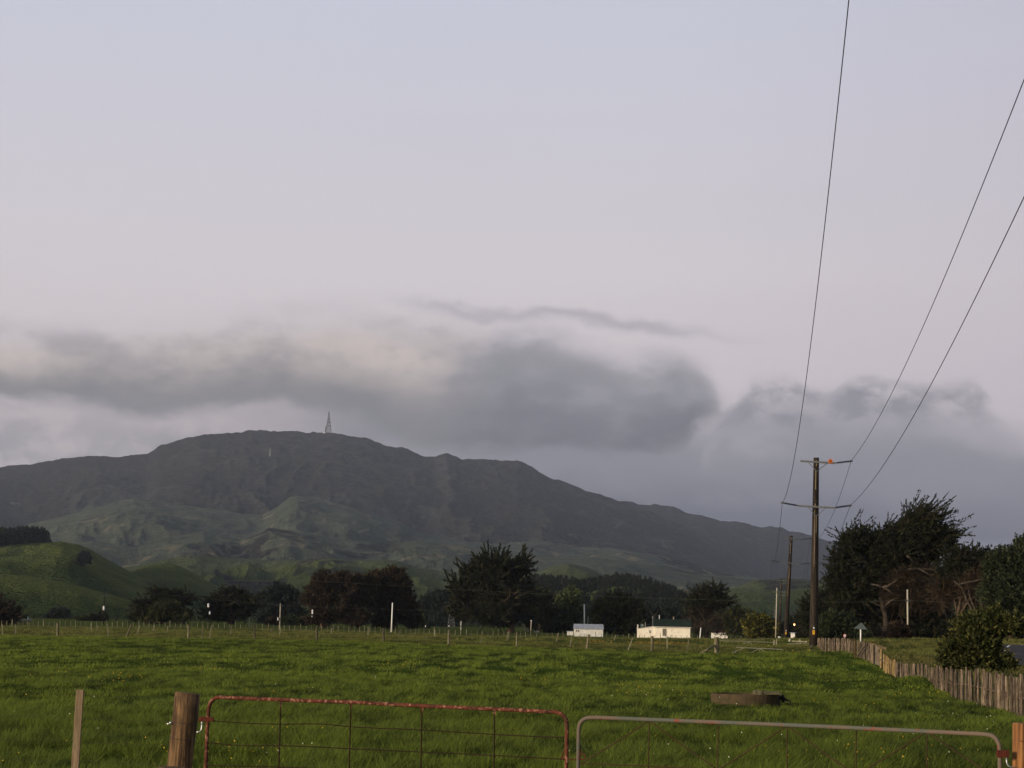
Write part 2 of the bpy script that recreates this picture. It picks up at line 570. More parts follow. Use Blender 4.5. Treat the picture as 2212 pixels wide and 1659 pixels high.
for r, zz in ((40, 0), (200, 0.3), (620, 1.8)):
    for a in (-150, -90, -45, -25, 25, 45, 90, 150):
        cx.append((r * math.sin(math.radians(a)), r * math.cos(math.radians(a))))
        cz.append(zz + (1.0 if r == 200 and a in (25, 45) else 0))
for a in (-15, -8, 0, 8, 15):
    cx.append((620 * math.sin(math.radians(a)), 620 * math.cos(math.radians(a))))
    cz.append(1.9)
CX, CZ = np.array(cx), np.array(cz)
_n = len(CX)
_D = np.linalg.norm(CX[:, None] - CX[None], axis=2)
_A = np.zeros((_n + 3, _n + 3))
_A[:_n, :_n] = -_D - 0.6 * np.eye(_n)
_P = np.c_[np.ones(_n), CX * 0.001]
_A[:_n, _n:] = _P
_A[_n:, :_n] = _P.T
_w = np.linalg.solve(_A, np.r_[CZ, np.zeros(3)])
def smooth01(t):
    t = np.clip(t, 0, 1)
    return t * t * (3 - 2 * t)
def ground(x, y):
    """height of the paddock and road bank (arrays or numbers)"""
    x, y = np.atleast_1d(np.asarray(x, float)), np.atleast_1d(np.asarray(y, float))
    sh = x.shape
    xf, yf = x.ravel(), y.ravel()
    out = np.empty(len(xf))
    for i in range(0, len(xf), 40000):
        X, Y = xf[i:i + 40000], yf[i:i + 40000]
        d = np.sqrt((X[:, None] - CX[None, :, 0]) ** 2 + (Y[:, None] - CX[None, :, 1]) ** 2 + 4.0)
        out[i:i + 40000] = -(d @ _w[:_n]) + _w[_n] + 0.001 * (X * _w[_n + 1] + Y * _w[_n + 2])
    r = np.hypot(xf, yf)
    out = np.where(r > 640, 1.9, out)
    far = smooth01((r - 640) / 300.0)
    out = out * (1 - far) + (-3.0) * far
    out = out + (fbm(xf / 7.0, yf / 7.0, 3, 3) - 0.5) * 0.16 * smooth01((r - 20) / 30) * (1 - smooth01((r - 300) / 300))
    return out.reshape(sh)
def gz(x, y):
    return float(ground(x, y)[0])
def G(x, r, sink=0.0):
    """ground point under picture column x at range r"""
    p = W(x, hor(x), r)
    return Vector((p.x, p.y, gz(p.x, p.y) - sink))

# ------------------------------------------------------------------ hills: each crest traced, standing at its own range
def azline(pts):
    a = [azel(x, y) for x, y in pts]
    return np.array([q[0] for q in a]), np.array([q[1] for q in a])
HILLS = [
 # name, range, front length, crest points, bush cover, noise amplitude share, lateral scale, k
 dict(n='mountain', r=8000, w=4300, wb=2500, bush=1.0, amp=0.09, sx=360, sy=900, k=-0.25, pts=[
   (-900, 1040), (-400, 1022), (-150, 1012), (0, 1010), (55, 1003), (130, 993), (213, 984), (250, 985), (320, 980), (345, 963), (395, 949), (440, 938), (520, 933), (545, 927), (575, 929), (600, 929),
   (640, 932), (670, 936), (700, 936), (716, 937), (740, 937), (755, 942), (785, 946), (830, 960), (862, 966), (885, 973), (915, 984), (940, 986), (965, 980), (985, 985), (995, 991), (1050, 995),
   (1118, 995), (1145, 1008), (1190, 1033), (1250, 1056), (1300, 1070), (1345, 1086), (1380, 1099), (1410, 1108), (1450, 1125), (1500, 1150), (1600, 1205), (1700, 1260), (2400, 1330)]),
 dict(n='far ridge', r=9300, w=3500, wb=1500, bush=1.0, amp=0.12, sx=450, sy=1500, k=-0.2, pts=[
   (-900, 1300), (1000, 1200), (1250, 1085), (1345, 1084), (1371, 1085), (1404, 1093), (1415, 1089), (1453, 1094), (1486, 1109), (1518, 1113), (1557, 1127), (1584, 1124), (1614, 1130), (1641, 1140), (1666, 1137),
   (1688, 1140), (1704, 1149), (1726, 1151), (1753, 1157), (1780, 1164), (1821, 1175), (1870, 1190), (1950, 1205), (2050, 1215), (2150, 1222), (2700, 1240)]),
 dict(n='brown spur', r=6700, w=2600, wb=1300, bush=0.55, amp=0.11, sx=380, sy=1100, k=-0.2, pts=[
   (-900, 1100), (-100, 1072), (60, 1088), (120, 1105), (200, 1110), (400, 1130), (560, 1110), (640, 1090), (760, 1060), (880, 1044), (960, 1056), (1010, 1092), (1060, 1082), (1120, 1096), (1200, 1112), (1262, 1122), (1330, 1140),
   (1400, 1155), (1453, 1168), (1494, 1200), (1562, 1222), (1644, 1252), (1750, 1290), (2400, 1330)]),
 dict(n='pasture', r=5300, w=2500, wb=900, bush=0.0, amp=0.13, sx=230, sy=620, k=0.0, pts=[
   (-900, 1150), (-100, 1150), (30, 1142), (69, 1130), (110, 1121), (156, 1110), (243, 1086), (288, 1076), (330, 1080), (382, 1089), (451, 1098), (528, 1110), (569, 1112), (600, 1094), (626, 1074), (642, 1071), (680, 1078), (712, 1086), (750, 1092),
   (797, 1105), (866, 1127), (898, 1148), (970, 1158), (1075, 1164), (1161, 1164), (1248, 1181), (1318, 1183), (1426, 1200), (1500, 1218), (1600, 1242), (1700, 1256), (1850, 1268), (2100, 1280), (2700, 1290)]),
 dict(n='pasture low', r=4000, w=1500, wb=600, bush=0.0, amp=0.16, sx=150, sy=380, k=0.2, pts=[
   (-900, 1200), (60, 1190), (200, 1168), (300, 1178), (360, 1160), (440, 1150), (520, 1165), (580, 1140), (660, 1150), (740, 1165), (840, 1175), (900, 1168), (1000, 1180), (1100, 1200), (1193, 1204), (1262, 1202),
   (1350, 1212), (1450, 1225), (1560, 1245), (1700, 1262), (2200, 1290), (2700, 1300)]),
 dict(n='far hill', r=2700, w=900, wb=500, bush=0.05, amp=0.20, sx=110, sy=300, k=0.5, pts=[
   (-900, 1260), (150, 1260), (250, 1232), (300, 1222), (350, 1211), (406, 1204), (434, 1202), (521, 1206), (590, 1211), (658, 1209), (710, 1205), (762, 1210), (832, 1210), (859, 1214), (901, 1228), (953, 1236), (984, 1240),
   (1040, 1250), (1100, 1252), (1150, 1240), (1193, 1224), (1227, 1217), (1265, 1224), (1300, 1240), (1340, 1256), (1450, 1280), (1530, 1290), (1570, 1274), (1620, 1258), (1644, 1252), (1698, 1250), (1750, 1254), (1900, 1260), (2300, 1275), (2700, 1290)]),
 dict(n='bush hill', r=1300, w=420, wb=300, bush=0.9, amp=0.10, sx=90, sy=150, k=0.5, pts=[
   (-900, 1400), (960, 1345), (1040, 1306), (1110, 1268), (1160, 1256), (1200, 1262), (1262, 1269), (1317, 1259), (1352, 1255), (1393, 1263), (1426, 1275), (1467, 1291), (1494, 1306), (1540, 1330), (1600, 1350), (2700, 1400)]),
 dict(n='left hill', r=1600, w=430, wb=300, bush=0.0, amp=0.15, sx=70, sy=140, k=0.55, pts=[
   (-900, 1250), (-300, 1200), (-100, 1182), (0, 1178), (60, 1174), (107, 1171), (130, 1170), (170, 1177), (200, 1190), (235, 1211), (280, 1235), (320, 1260), (380, 1290), (420, 1310), (500, 1345), (2700, 1400)]),
 dict(n='knob', r=1750, w=420, wb=300, bush=0.0, amp=0.13, sx=70, sy=140, k=0.6, pts=[
   (-900, 1350), (180, 1290), (250, 1248), (300, 1228), (330, 1219), (352, 1217), (378, 1219), (402, 1229), (440, 1250), (480, 1272), (520, 1286), (600, 1300), (760, 1318), (900, 1340), (2700, 1400)]),
 dict(n='spur', r=1280, w=170, wb=130, bush=0.0, amp=0.16, sx=48, sy=110, k=0.6, pts=[
   (-900, 1260), (-100, 1232), (20, 1226), (60, 1232), (90, 1224), (120, 1213), (150, 1209), (180, 1217), (194, 1225), (243, 1247), (312, 1275), (360, 1292), (420, 1315), (520, 1345), (2700, 1400)]),
 dict(n='near spur', r=1020, w=130, wb=90, bush=0.0, amp=0.16, sx=48, sy=110, k=0.55, pts=[
   (-900, 1235), (-100, 1236), (0, 1239), (60, 1244), (139, 1257), (200, 1273), (243, 1285), (312, 1306), (380, 1327), (460, 1345), (700, 1352), (2700, 1400)]),
]
for h in HILLS:
    h['A'], h['E'] = azline(h['pts'])
def hills(azr, r, cover=False):
    x, y = r * np.sin(azr), r * np.cos(azr)
    base = 1.5 + np.clip(r - 640, 0, None) * 0.0035
    H = base + (fbm(x / 60, y / 60, 3, 40) - 0.5) * 2.0 * smooth01((r - 640) / 200)
    cov = np.zeros_like(H)
    lay = np.zeros_like(H)
    spur = np.zeros_like(H)
    crest = np.zeros_like(H)
    for i, h in enumerate(HILLS):
        e = np.interp(azr, h['A'], h['E'])
        xs = azr * h['r']
        wig = (fbm(xs / (h['sx'] * 1.1), r * 0 + i, 3, 60 + i) - 0.5) * 0.10 * h['w']
        top = e * (h['r'] ) + CAMZ
        u = (h['r'] - r) / (h['w'] + wig)
        ub = (r - h['r']) / h['wb']
        uc = np.clip(u, 0, 1)
        S = (1 - uc) * (1 + h['k'] * uc)
        Sb = 1 - smooth01(ub)
        S = np.where(u >= 0, S, Sb)
        b0 = 1.5 + max(h['r'] - 640, 0) * 0.0035
        amp = h['amp'] * np.clip(top - b0, 0, None)
        wx = xs + (fbm(xs / h['sx'], r / h['sy'], 2, 77 + i) - 0.5) * h['sx'] * 0.9
        rd = ridged(wx / h['sx'], r / h['sy'], 5, 10 * i + 5, 0.50) - 0.62
        bumpy = (fbm(xs / (h['sx'] * 0.16), r / (h['sx'] * 0.22), 3, 90 + i) - 0.5) * amp * 0.14
        env = np.clip(uc * (1.15 - uc) * 3.2, 0, 1)
        z = b0 + (top - b0) * S + rd * amp * env * 2.0 + bumpy * np.clip(uc * 8, 0.05, 1)
        if h['n'] == 'spur':
            z = z + env * 9.0 * (0.5 - smooth01((azr - azel(110, 1240)[0]) / (azel(390, 1240)[0] - azel(110, 1240)[0]))) * 2
        z = np.where(u > 1, base - 5, z)
        z = np.where(ub > 1, base - 5, z)
        # tree tops and hummocks roughen the skyline a little
        if h['bush'] > 0.5:
            z = z + (fbm(xs / (0.006 * h['r']), r / (0.01 * h['r']), 5, 33, 0.65) - 0.5) * (0.0030 if i == 0 else 0.0019) * h['r'] * np.clip(1 - uc * 2, 0.3, 1)
        m = z > H
        H = np.where(m, z, H)
        cov = np.where(m, h['bush'], cov)
        lay = np.where(m, i + 1, lay)
        spur = np.where(m, rd, spur)
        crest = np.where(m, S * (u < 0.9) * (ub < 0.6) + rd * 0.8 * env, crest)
    H = np.where(r < 700, np.minimum(H, 1.2 - (700 - r) * 0.03 + (H - 1.2) * smooth01((r - 560) / 140)), H)
    return (H, cov, lay, spur, crest) if cover else H

def grid_faces(nr, na):
    i = np.arange(nr - 1)[:, None] * na + np.arange(na - 1)[None]
    return np.stack([i, i + 1, i + na + 1, i + na], -1).reshape(-1, 4)
_a = np.radians(np.concatenate([np.linspace(-55, -16, 60, endpoint=False), np.linspace(-16, 16, 860, endpoint=False), np.linspace(16, 55, 60)]))
_r = np.concatenate([np.linspace(620, 3200, 330, endpoint=False), np.linspace(3200, 10300, 330)])
_AA, _RR = np.meshgrid(_a, _r)
_H, _cov, _lay, _spur, _crest = hills(_AA, _RR, True)
hx, hy = _RR * np.sin(_AA), _RR * np.cos(_AA)
# land cover kept per point: bush, pasture, slips; patches follow the folds of the ground
slope_n = fbm(hx / 130.0, hy / 300.0, 4, 200)
gully = ridged((_AA * 5300 + (fbm(_AA * 5300 / 230, _RR / 620, 2, 77 + 3) - 0.5) * 200) / 230, _RR / 620, 4, 35, 0.52)
cov = _cov.copy()
past = (_lay >= 4) & (_lay <= 6)
cov = np.where(past, 0.50 * smooth01((0.56 - gully) / 0.14) * smooth01((slope_n - 0.36) / 0.25) + 0.42 * smooth01((fbm(hx / 60, hy / 160, 4, 210) - 0.6) / 0.1), cov)
cov = np.where(_lay == 1, 1.0 - 0.55 * smooth01((fbm(_AA * 8000 / 300, _RR / 900, 4, 220) - 0.56) / 0.14) * smooth01((6700 - _RR) / 700), cov)
cov = np.where(_lay == 3, 0.5 + 0.5 * smooth01((fbm(_AA * 6700 / 260, _RR / 500, 4, 230) - 0.42) / 0.2), cov)
cov = np.where(_lay == 7, 0.95 - 0.9 * smooth01((fbm(hx / 55, hy / 55, 3, 240) - 0.50) / 0.08), cov)
slip = smooth01((ridged(hx / 70, hy / 200, 4, 250) - 0.80) / 0.06) * (_lay >= 3) * (_lay <= 5)
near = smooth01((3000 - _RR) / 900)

m_hill, t, b, _ = mat_new('hill cover')
def att(t, n):
    a = t.n.new('ShaderNodeAttribute')
    a.attribute_name = n
    return a.outputs['Fac']
wc = worldco(t)
n_big = t.noise(wc, 0.0045, 5, 0.6)
n_mid = t.noise(wc, 0.02, 6, 0.65)
n_sm = t.noise(wc, 0.09, 4, 0.7)
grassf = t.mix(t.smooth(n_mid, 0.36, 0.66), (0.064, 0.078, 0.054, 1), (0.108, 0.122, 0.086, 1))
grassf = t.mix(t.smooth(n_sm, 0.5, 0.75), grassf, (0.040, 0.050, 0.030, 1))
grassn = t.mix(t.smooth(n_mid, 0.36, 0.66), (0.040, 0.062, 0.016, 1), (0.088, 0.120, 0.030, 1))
grassn = t.mix(t.smooth(t.noise(wc, 0.05, 4, 0.6), 0.55, 0.7), grassn, (0.095, 0.110, 0.034, 1))
grassn = t.mix(att(t, 'crest'), t.mix(0.72, grassn, (0.026, 0.040, 0.014, 1)), t.mix(0.45, grassn, (0.135, 0.145, 0.044, 1)))  # light crests and shaded valleys painted into the near grass colour
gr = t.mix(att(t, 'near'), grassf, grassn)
bush = t.mix(t.smooth(n_sm, 0.38, 0.62), (0.006, 0.007, 0.008, 1), (0.046, 0.044, 0.040, 1))
bush = t.mix(t.math('MULTIPLY', t.smooth(n_mid, 0.5, 0.66), 0.6), bush, (0.048, 0.038, 0.030, 1))
tus_lit = t.mix(t.smooth(n_mid, 0.4, 0.62), (0.038, 0.039, 0.034, 1), (0.068, 0.064, 0.054, 1))
bush = t.mix(t.math('MULTIPLY', att(t, 'spur'), t.smooth(n_mid, 0.36, 0.6, 0.25, 0.85)), bush, tus_lit)  # pale tussock on the spurs; its tone also paints their sunlit relief
edge = t.math('ADD', att(t, 'cover'), t.math('MULTIPLY', t.math('SUBTRACT', n_mid, 0.5), 0.7))
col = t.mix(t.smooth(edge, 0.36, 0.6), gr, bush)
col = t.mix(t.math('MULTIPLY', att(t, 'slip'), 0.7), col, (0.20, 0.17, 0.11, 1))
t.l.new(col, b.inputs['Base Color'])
set_in(b, Roughness=0.95)
b.inputs['Specular IOR Level'].default_value = 0.0
bump(t, b, t.math('ADD', t.math('MULTIPLY', n_sm, 1.0), t.noise(wc, 0.35, 3, 0.6)), 1.0, 9.0)
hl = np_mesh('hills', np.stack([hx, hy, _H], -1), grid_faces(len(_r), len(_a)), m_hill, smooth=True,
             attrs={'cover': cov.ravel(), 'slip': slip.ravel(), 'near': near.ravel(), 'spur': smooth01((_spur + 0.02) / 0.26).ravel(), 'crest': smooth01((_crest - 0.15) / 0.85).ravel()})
structure(hl)

# ------------------------------------------------------------------ ground sheet
_a = np.radians(np.concatenate([np.linspace(-180, -20, 60, endpoint=False), np.linspace(-20, 20, 420, endpoint=False), np.linspace(20, 180, 61)]))
_r = np.concatenate([[0.3], np.geomspace(1.0, 640, 380), [700, 800, 1200, 3000, 6000, 9600]])
_AA, _RR = np.meshgrid(_a, _r)
gx, gy = _RR * np.sin(_AA), _RR * np.cos(_AA)
gzz = ground(gx, gy)
# rank grass: beyond the mid fence and on the road bank
MIDX = [(-60, 197), (0, 197), (125, 195), (406, 190), (684, 187), (830, 184), (970, 180), (1267, 175), (1408, 172), (1548, 167), (1690, 163), (1718, 150), (1760, 143), (2300, 143)]
_ma = np.array([azel(x, hor(x))[0] for x, r in MIDX])
_mr = np.array([r for x, r in MIDX])
def beyond_mid(a, r):
    return r - np.interp(a, _ma, _mr)
_fa = np.array([azel(x, yb)[0] for x, yt, yb, r in PAL][::-1])
_fr = np.array([r for x, yt, yb, r in PAL][::-1])
def beyond_fence(a, r):
    """> 0 on the road side of the paling fence"""
    return np.where(a > _fa[0], r - np.interp(a, _fa, _fr), -50.0)
rank = 0.75 * smooth01((beyond_mid(_AA, _RR) + 8) / 10) * (_AA < 0.16)
rank = np.maximum(rank, smooth01((beyond_fence(_AA, _RR) + 1) / 4) * 1.0)
m_field, t, b, _ = mat_new('paddock')
wc = worldco(t)
n1 = t.noise(wc, 0.16, 5, 0.6)
n2 = t.noise(wc, 1.6, 6, 0.7)
n3 = t.noise(mapping(t, wc, (1.0, 0.35, 1.0)), 0.5, 5, 0.65)
base = t.mix(t.smooth(n2, 0.36, 0.66), (0.020, 0.036, 0.006, 1), (0.068, 0.104, 0.016, 1))
base = t.mix(t.math('MULTIPLY', t.smooth(n1, 0.42, 0.62), 0.5), base, (0.098, 0.124, 0.018, 1))
base = t.mix(t.math('MULTIPLY', t.smooth(n3, 0.5, 0.66), 0.5), base, (0.026, 0.046, 0.010, 1))
rk = t.mix(t.smooth(n2, 0.36, 0.66), (0.032, 0.045, 0.012, 1), (0.105, 0.105, 0.032, 1))
rk = t.mix(t.smooth(n1, 0.45, 0.62), rk, (0.062, 0.078, 0.020, 1))
t.l.new(t.mix(att(t, 'rank'), base, rk), b.inputs['Base Color'])
set_in(b, Roughness=0.95)
b.inputs['Specular IOR Level'].default_value = 0.0
bump(t, b, t.math('ADD', n2, n3), 1.0, 0.12)
gd = np_mesh('ground', np.stack([gx, gy, gzz], -1), grid_faces(len(_r), len(_a)), m_field, smooth=True, attrs={'rank': rank.ravel()})
structure(gd)

# ------------------------------------------------------------------ road on the right, running away beside the power line
RD = Vector((0.112, 1.0)).normalized()
m_road = paint_mat('asphalt', (0.036, 0.032, 0.030, 1), (0.055, 0.050, 0.046, 1), 1.5, 0.9, bdist=0.004, co=1)
m_line = paint_mat('road paint', (0.72, 0.70, 0.66, 1), (0.55, 0.54, 0.5, 1), 8, 0.7, bstr=0, co=1)
rp0 = W(2196, hor(2196), 138)
def roadpt(s, off):
    return (rp0.x + RD.x * s + RD.y * off, rp0.y + RD.y * s - RD.x * off)
def bend(S):
    return np.where(S > 0, S * S * 0.0045, 0.0)
def strip(name, s0, s1, ds, o0, o1, lift, mat, no=6):
    ss = np.arange(s0, s1 + 1e-6, ds)
    oo = np.linspace(o0, o1, no)
    S, O = np.meshgrid(ss, oo, indexing='ij')
    O = O + bend(S)
    X = rp0.x + RD.x * S + RD.y * O
    Y = rp0.y + RD.y * S - RD.x * O
    XC = rp0.x + RD.x * S
    YC = rp0.y + RD.y * S
    Z = ground(X, Y) + lift
    return np_mesh(name, np.stack([X, Y, Z], -1), grid_faces(len(ss), no)[:, ::-1], mat, smooth=True)
structure(strip('road', -78, 190, 2.0, -3.1, 3.4, 0.05, m_road, 10))
for k in range(-6, 16):
    structure(strip('road_marking', k * 10 - 1.5, k * 10 + 1.5, 0.5, -0.07, 0.07, 0.058, m_line, 2))

# ------------------------------------------------------------------ materials for things
M = {}
M['rust'] = paint_mat('rusted red pipe', (0.120, 0.040, 0.024, 1), (0.052, 0.023, 0.015, 1), 10, 0.8, (0.30, 0.150, 0.10, 1), stretch=(1, 1, 1), c3lo=0.52)
M['grey_pipe'] = paint_mat('grey painted pipe with pink undercoat', (0.105, 0.110, 0.088, 1), (0.150, 0.112, 0.085, 1), 3.2, 0.8, (0.22, 0.065, 0.045, 1), lo=0.42, hi=0.6)
M['green_pipe'] = M['grey_pipe']
M['wire'] = flat_mat('fence wire', (0.11, 0.09, 0.07), 0.5, 0.6)
M['mesh_rust'] = flat_mat('rusty mesh wire', (0.030, 0.018, 0.011), 0.8)
M['rod_rust'] = flat_mat('brown rod', (0.055, 0.036, 0.018), 0.85)
M['galv'] = flat_mat('galvanised steel', (0.55, 0.56, 0.55), 0.4, 0.7)
M['dark_rust'] = flat_mat('dark rusty iron', (0.10, 0.028, 0.018), 0.8)
M['post'] = wood_mat('weathered round post', (0.165, 0.100, 0.048, 1), (0.040, 0.023, 0.013, 1), 26, (0.062, 0.040, 0.022, 1), zs=0.06)
M['new_post'] = wood_mat('fresh orange timber', (0.33, 0.155, 0.055, 1), (0.13, 0.058, 0.024, 1), 26, zs=0.05)
M['batten'] = wood_mat('grey batten', (0.28, 0.20, 0.12, 1), (0.13, 0.09, 0.055, 1), 30, (0.20, 0.19, 0.11, 1), zs=0.05)
M['farpost'] = wood_mat('lichened fence post', (0.24, 0.225, 0.15, 1), (0.10, 0.09, 0.055, 1), 12, (0.20, 0.20, 0.12, 1), zs=0.2)
M['midpost'] = wood_mat('mossy fence post', (0.19, 0.165, 0.10, 1), (0.07, 0.06, 0.036, 1), 12, (0.13, 0.13, 0.07, 1), zs=0.2)
M['dull'] = flat_mat('dim weathered wall', (0.06, 0.065, 0.048), 0.9)
M['lf_poplar'] = leaf_mat('pale feathery foliage', (0.034, 0.046, 0.020, 1), (0.085, 0.105, 0.042, 1), (0.11, 0.125, 0.05, 1))
M['paling'] = wood_mat('split paling', (0.235, 0.178, 0.125, 1), (0.045, 0.032, 0.023, 1), 16, (0.17, 0.14, 0.09, 1), zs=0.12)
M['paling_y'] = wood_mat('yellowed paling', (0.46, 0.33, 0.15, 1), (0.22, 0.14, 0.06, 1), 16, zs=0.12)
M['grey_board'] = wood_mat('silvered boards', (0.26, 0.22, 0.17, 1), (0.14, 0.11, 0.085, 1), 14, zs=0.1)
M['pole'] = wood_mat('dark creosoted pole', (0.036, 0.027, 0.020, 1), (0.009, 0.007, 0.006, 1), 9, (0.06, 0.045, 0.032, 1), zs=0.03)
M['streak'] = flat_mat('bare weathered timber streak', (0.30, 0.24, 0.16), 0.9)
M['arm'] = wood_mat('grey crossarm', (0.135, 0.14, 0.145, 1), (0.07, 0.072, 0.076, 1), 14, zs=1)
M['insul'] = flat_mat('dark insulator', (0.035, 0.035, 0.05), 0.3)
M['cable'] = flat_mat('power conductor', (0.018, 0.018, 0.022), 0.6)
M['white'] = paint_mat('white paint', (0.78, 0.76, 0.70, 1), (0.60, 0.58, 0.52, 1), 3, 0.6, lo=0.5, hi=0.75)
M['whitew'] = paint_mat('peeling cream weatherboard', (0.84, 0.77, 0.64, 1), (0.72, 0.65, 0.53, 1), 0.9, 0.75, (0.56, 0.49, 0.39, 1), lo=0.42, hi=0.7, bdist=0.02)
M['shedw'] = paint_mat('grey-white shed boards', (0.66, 0.65, 0.61, 1), (0.50, 0.49, 0.45, 1), 1.2, 0.75, (0.46, 0.42, 0.34, 1), lo=0.4, hi=0.7)
M['zinc'] = paint_mat('pale iron roof', (0.30, 0.32, 0.36, 1), (0.24, 0.26, 0.30, 1), 1.2, 0.5)
M['greenroof'] = paint_mat('dark green iron roof', (0.014, 0.024, 0.015, 1), (0.024, 0.036, 0.022, 1), 1.4, 0.6, lo=0.4, hi=0.7)
M['redroof'] = paint_mat('maroon iron roof', (0.10, 0.022, 0.03, 1), (0.07, 0.02, 0.025, 1), 1.4, 0.6)
M['glass'] = flat_mat('dark window glass', (0.03, 0.032, 0.04), 0.15)
M['curtain'] = flat_mat('dusty pane', (0.20, 0.19, 0.16), 0.4)
M['frame'] = flat_mat('painted frame', (0.66, 0.62, 0.54), 0.6)
M['concrete'] = paint_mat('mossy concrete', (0.082, 0.058, 0.034, 1), (0.052, 0.041, 0.026, 1), 4, 0.9, (0.05, 0.055, 0.026, 1), lo=0.4, hi=0.65)
M['concrete_lid'] = paint_mat('lichened concrete', (0.12, 0.108, 0.062, 1), (0.075, 0.07, 0.042, 1), 5, 0.9, (0.18, 0.155, 0.09, 1))
M['cpole'] = paint_mat('pale concrete pole', (0.46, 0.42, 0.34, 1), (0.34, 0.31, 0.25, 1), 3, 0.85)
M['black'] = flat_mat('black rubber', (0.012, 0.012, 0.014), 0.5)
M['sign_back'] = flat_mat('bare aluminium sign back', (0.15, 0.185, 0.165), 0.5, 0.2)
M['red'] = flat_mat('sign red', (0.55, 0.02, 0.03), 0.5)
M['signw'] = flat_mat('sign white', (0.72, 0.70, 0.72), 0.5)
M['yellow'] = flat_mat('yellow tag', (0.80, 0.42, 0.04), 0.5)
M['orange'] = flat_mat('orange marker', (0.62, 0.17, 0.03), 0.5)
M['tower'] = flat_mat('lattice steel', (0.075, 0.068, 0.066), 0.7)
M['towerp'] = flat_mat('pale lattice steel', (0.20, 0.20, 0.20), 0.7)
M['tag_dark'] = flat_mat('dark print', (0.05, 0.03, 0.02), 0.6)
M['bark'] = wood_mat('macrocarpa bark', (0.13, 0.088, 0.062, 1), (0.045, 0.030, 0.022, 1), 6, zs=0.15)
M['bark_pale'] = wood_mat('bare pale limb', (0.080, 0.062, 0.046, 1), (0.034, 0.026, 0.020, 1), 6, zs=0.2)
M['bark_light'] = wood_mat('sunlit bark', (0.125, 0.088, 0.058, 1), (0.055, 0.038, 0.026, 1), 5, zs=0.15)
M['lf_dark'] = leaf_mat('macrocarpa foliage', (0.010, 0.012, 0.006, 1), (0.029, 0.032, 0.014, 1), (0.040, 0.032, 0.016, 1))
M['lf_brown'] = leaf_mat('russet foliage', (0.018, 0.013, 0.008, 1), (0.046, 0.031, 0.018, 1), (0.062, 0.046, 0.024, 1))
M['lf_twig'] = leaf_mat('dead brown twigs', (0.026, 0.018, 0.011, 1), (0.060, 0.041, 0.025, 1), (0.09, 0.066, 0.038, 1))
M['lf_blue'] = leaf_mat('blue green foliage', (0.016, 0.022, 0.020, 1), (0.030, 0.038, 0.034, 1))
M['lf_olive'] = leaf_mat('olive shrub foliage', (0.020, 0.024, 0.009, 1), (0.056, 0.060, 0.020, 1), (0.08, 0.07, 0.022, 1))
M['lf_green'] = leaf_mat('soft green foliage', (0.016, 0.023, 0.011, 1), (0.041, 0.051, 0.022, 1), (0.055, 0.062, 0.026, 1))
M['lf_gold'] = leaf_mat('golden shrub foliage', (0.034, 0.038, 0.009, 1), (0.120, 0.112, 0.020, 1), (0.20, 0.17, 0.028, 1))
M['lf_hedge'] = leaf_mat('coprosma leaves', (0.022, 0.028, 0.009, 1), (0.066, 0.070, 0.020, 1), (0.13, 0.125, 0.032, 1))
M['lf_pine'] = leaf_mat('plantation pine', (0.012, 0.017, 0.012, 1), (0.026, 0.032, 0.021, 1), scale=0.02)

# ------------------------------------------------------------------ leaves and trees
def rand_unit(n):
    v = rng.normal(size=(n, 3))
    return v / np.linalg.norm(v, axis=1, keepdims=True)
def leaf_quads(c, a, L, Wd):
    """rhombic leaves or leaf sprays: centre c, axis a (unit), length L, width Wd"""
    n = len(c)
    q = np.cross(a, rand_unit(n))
    q /= np.linalg.norm(q, axis=1, keepdims=True) + 1e-9
    L, Wd = np.reshape(L, (-1, 1)), np.reshape(Wd, (-1, 1))
    v = np.stack([c - a * L / 2, c + q * Wd / 2, c + a * L / 2, c - q * Wd / 2], 1)
    return v.reshape(-1, 3)
def quads(n):
    return np.arange(n * 4).reshape(-1, 4)
def plates(lobes, k=7, sx=0.50, sz=0.20):
    out = []
    for c, r in lobes:
        for q in range(k):
            d = rand_unit(1)[0] * rnd.uniform(0.35, 0.92)
            f = rnd.uniform(0.7, 1.25)
            out.append(((c[0] + d[0] * r[0] * 0.95, c[1] + d[1] * r[1] * 0.95, c[2] + d[2] * r[2] * 0.95), (r[0] * sx * f, r[1] * sx * f, max(r[2] * sz * f, 0.25))))
    return out
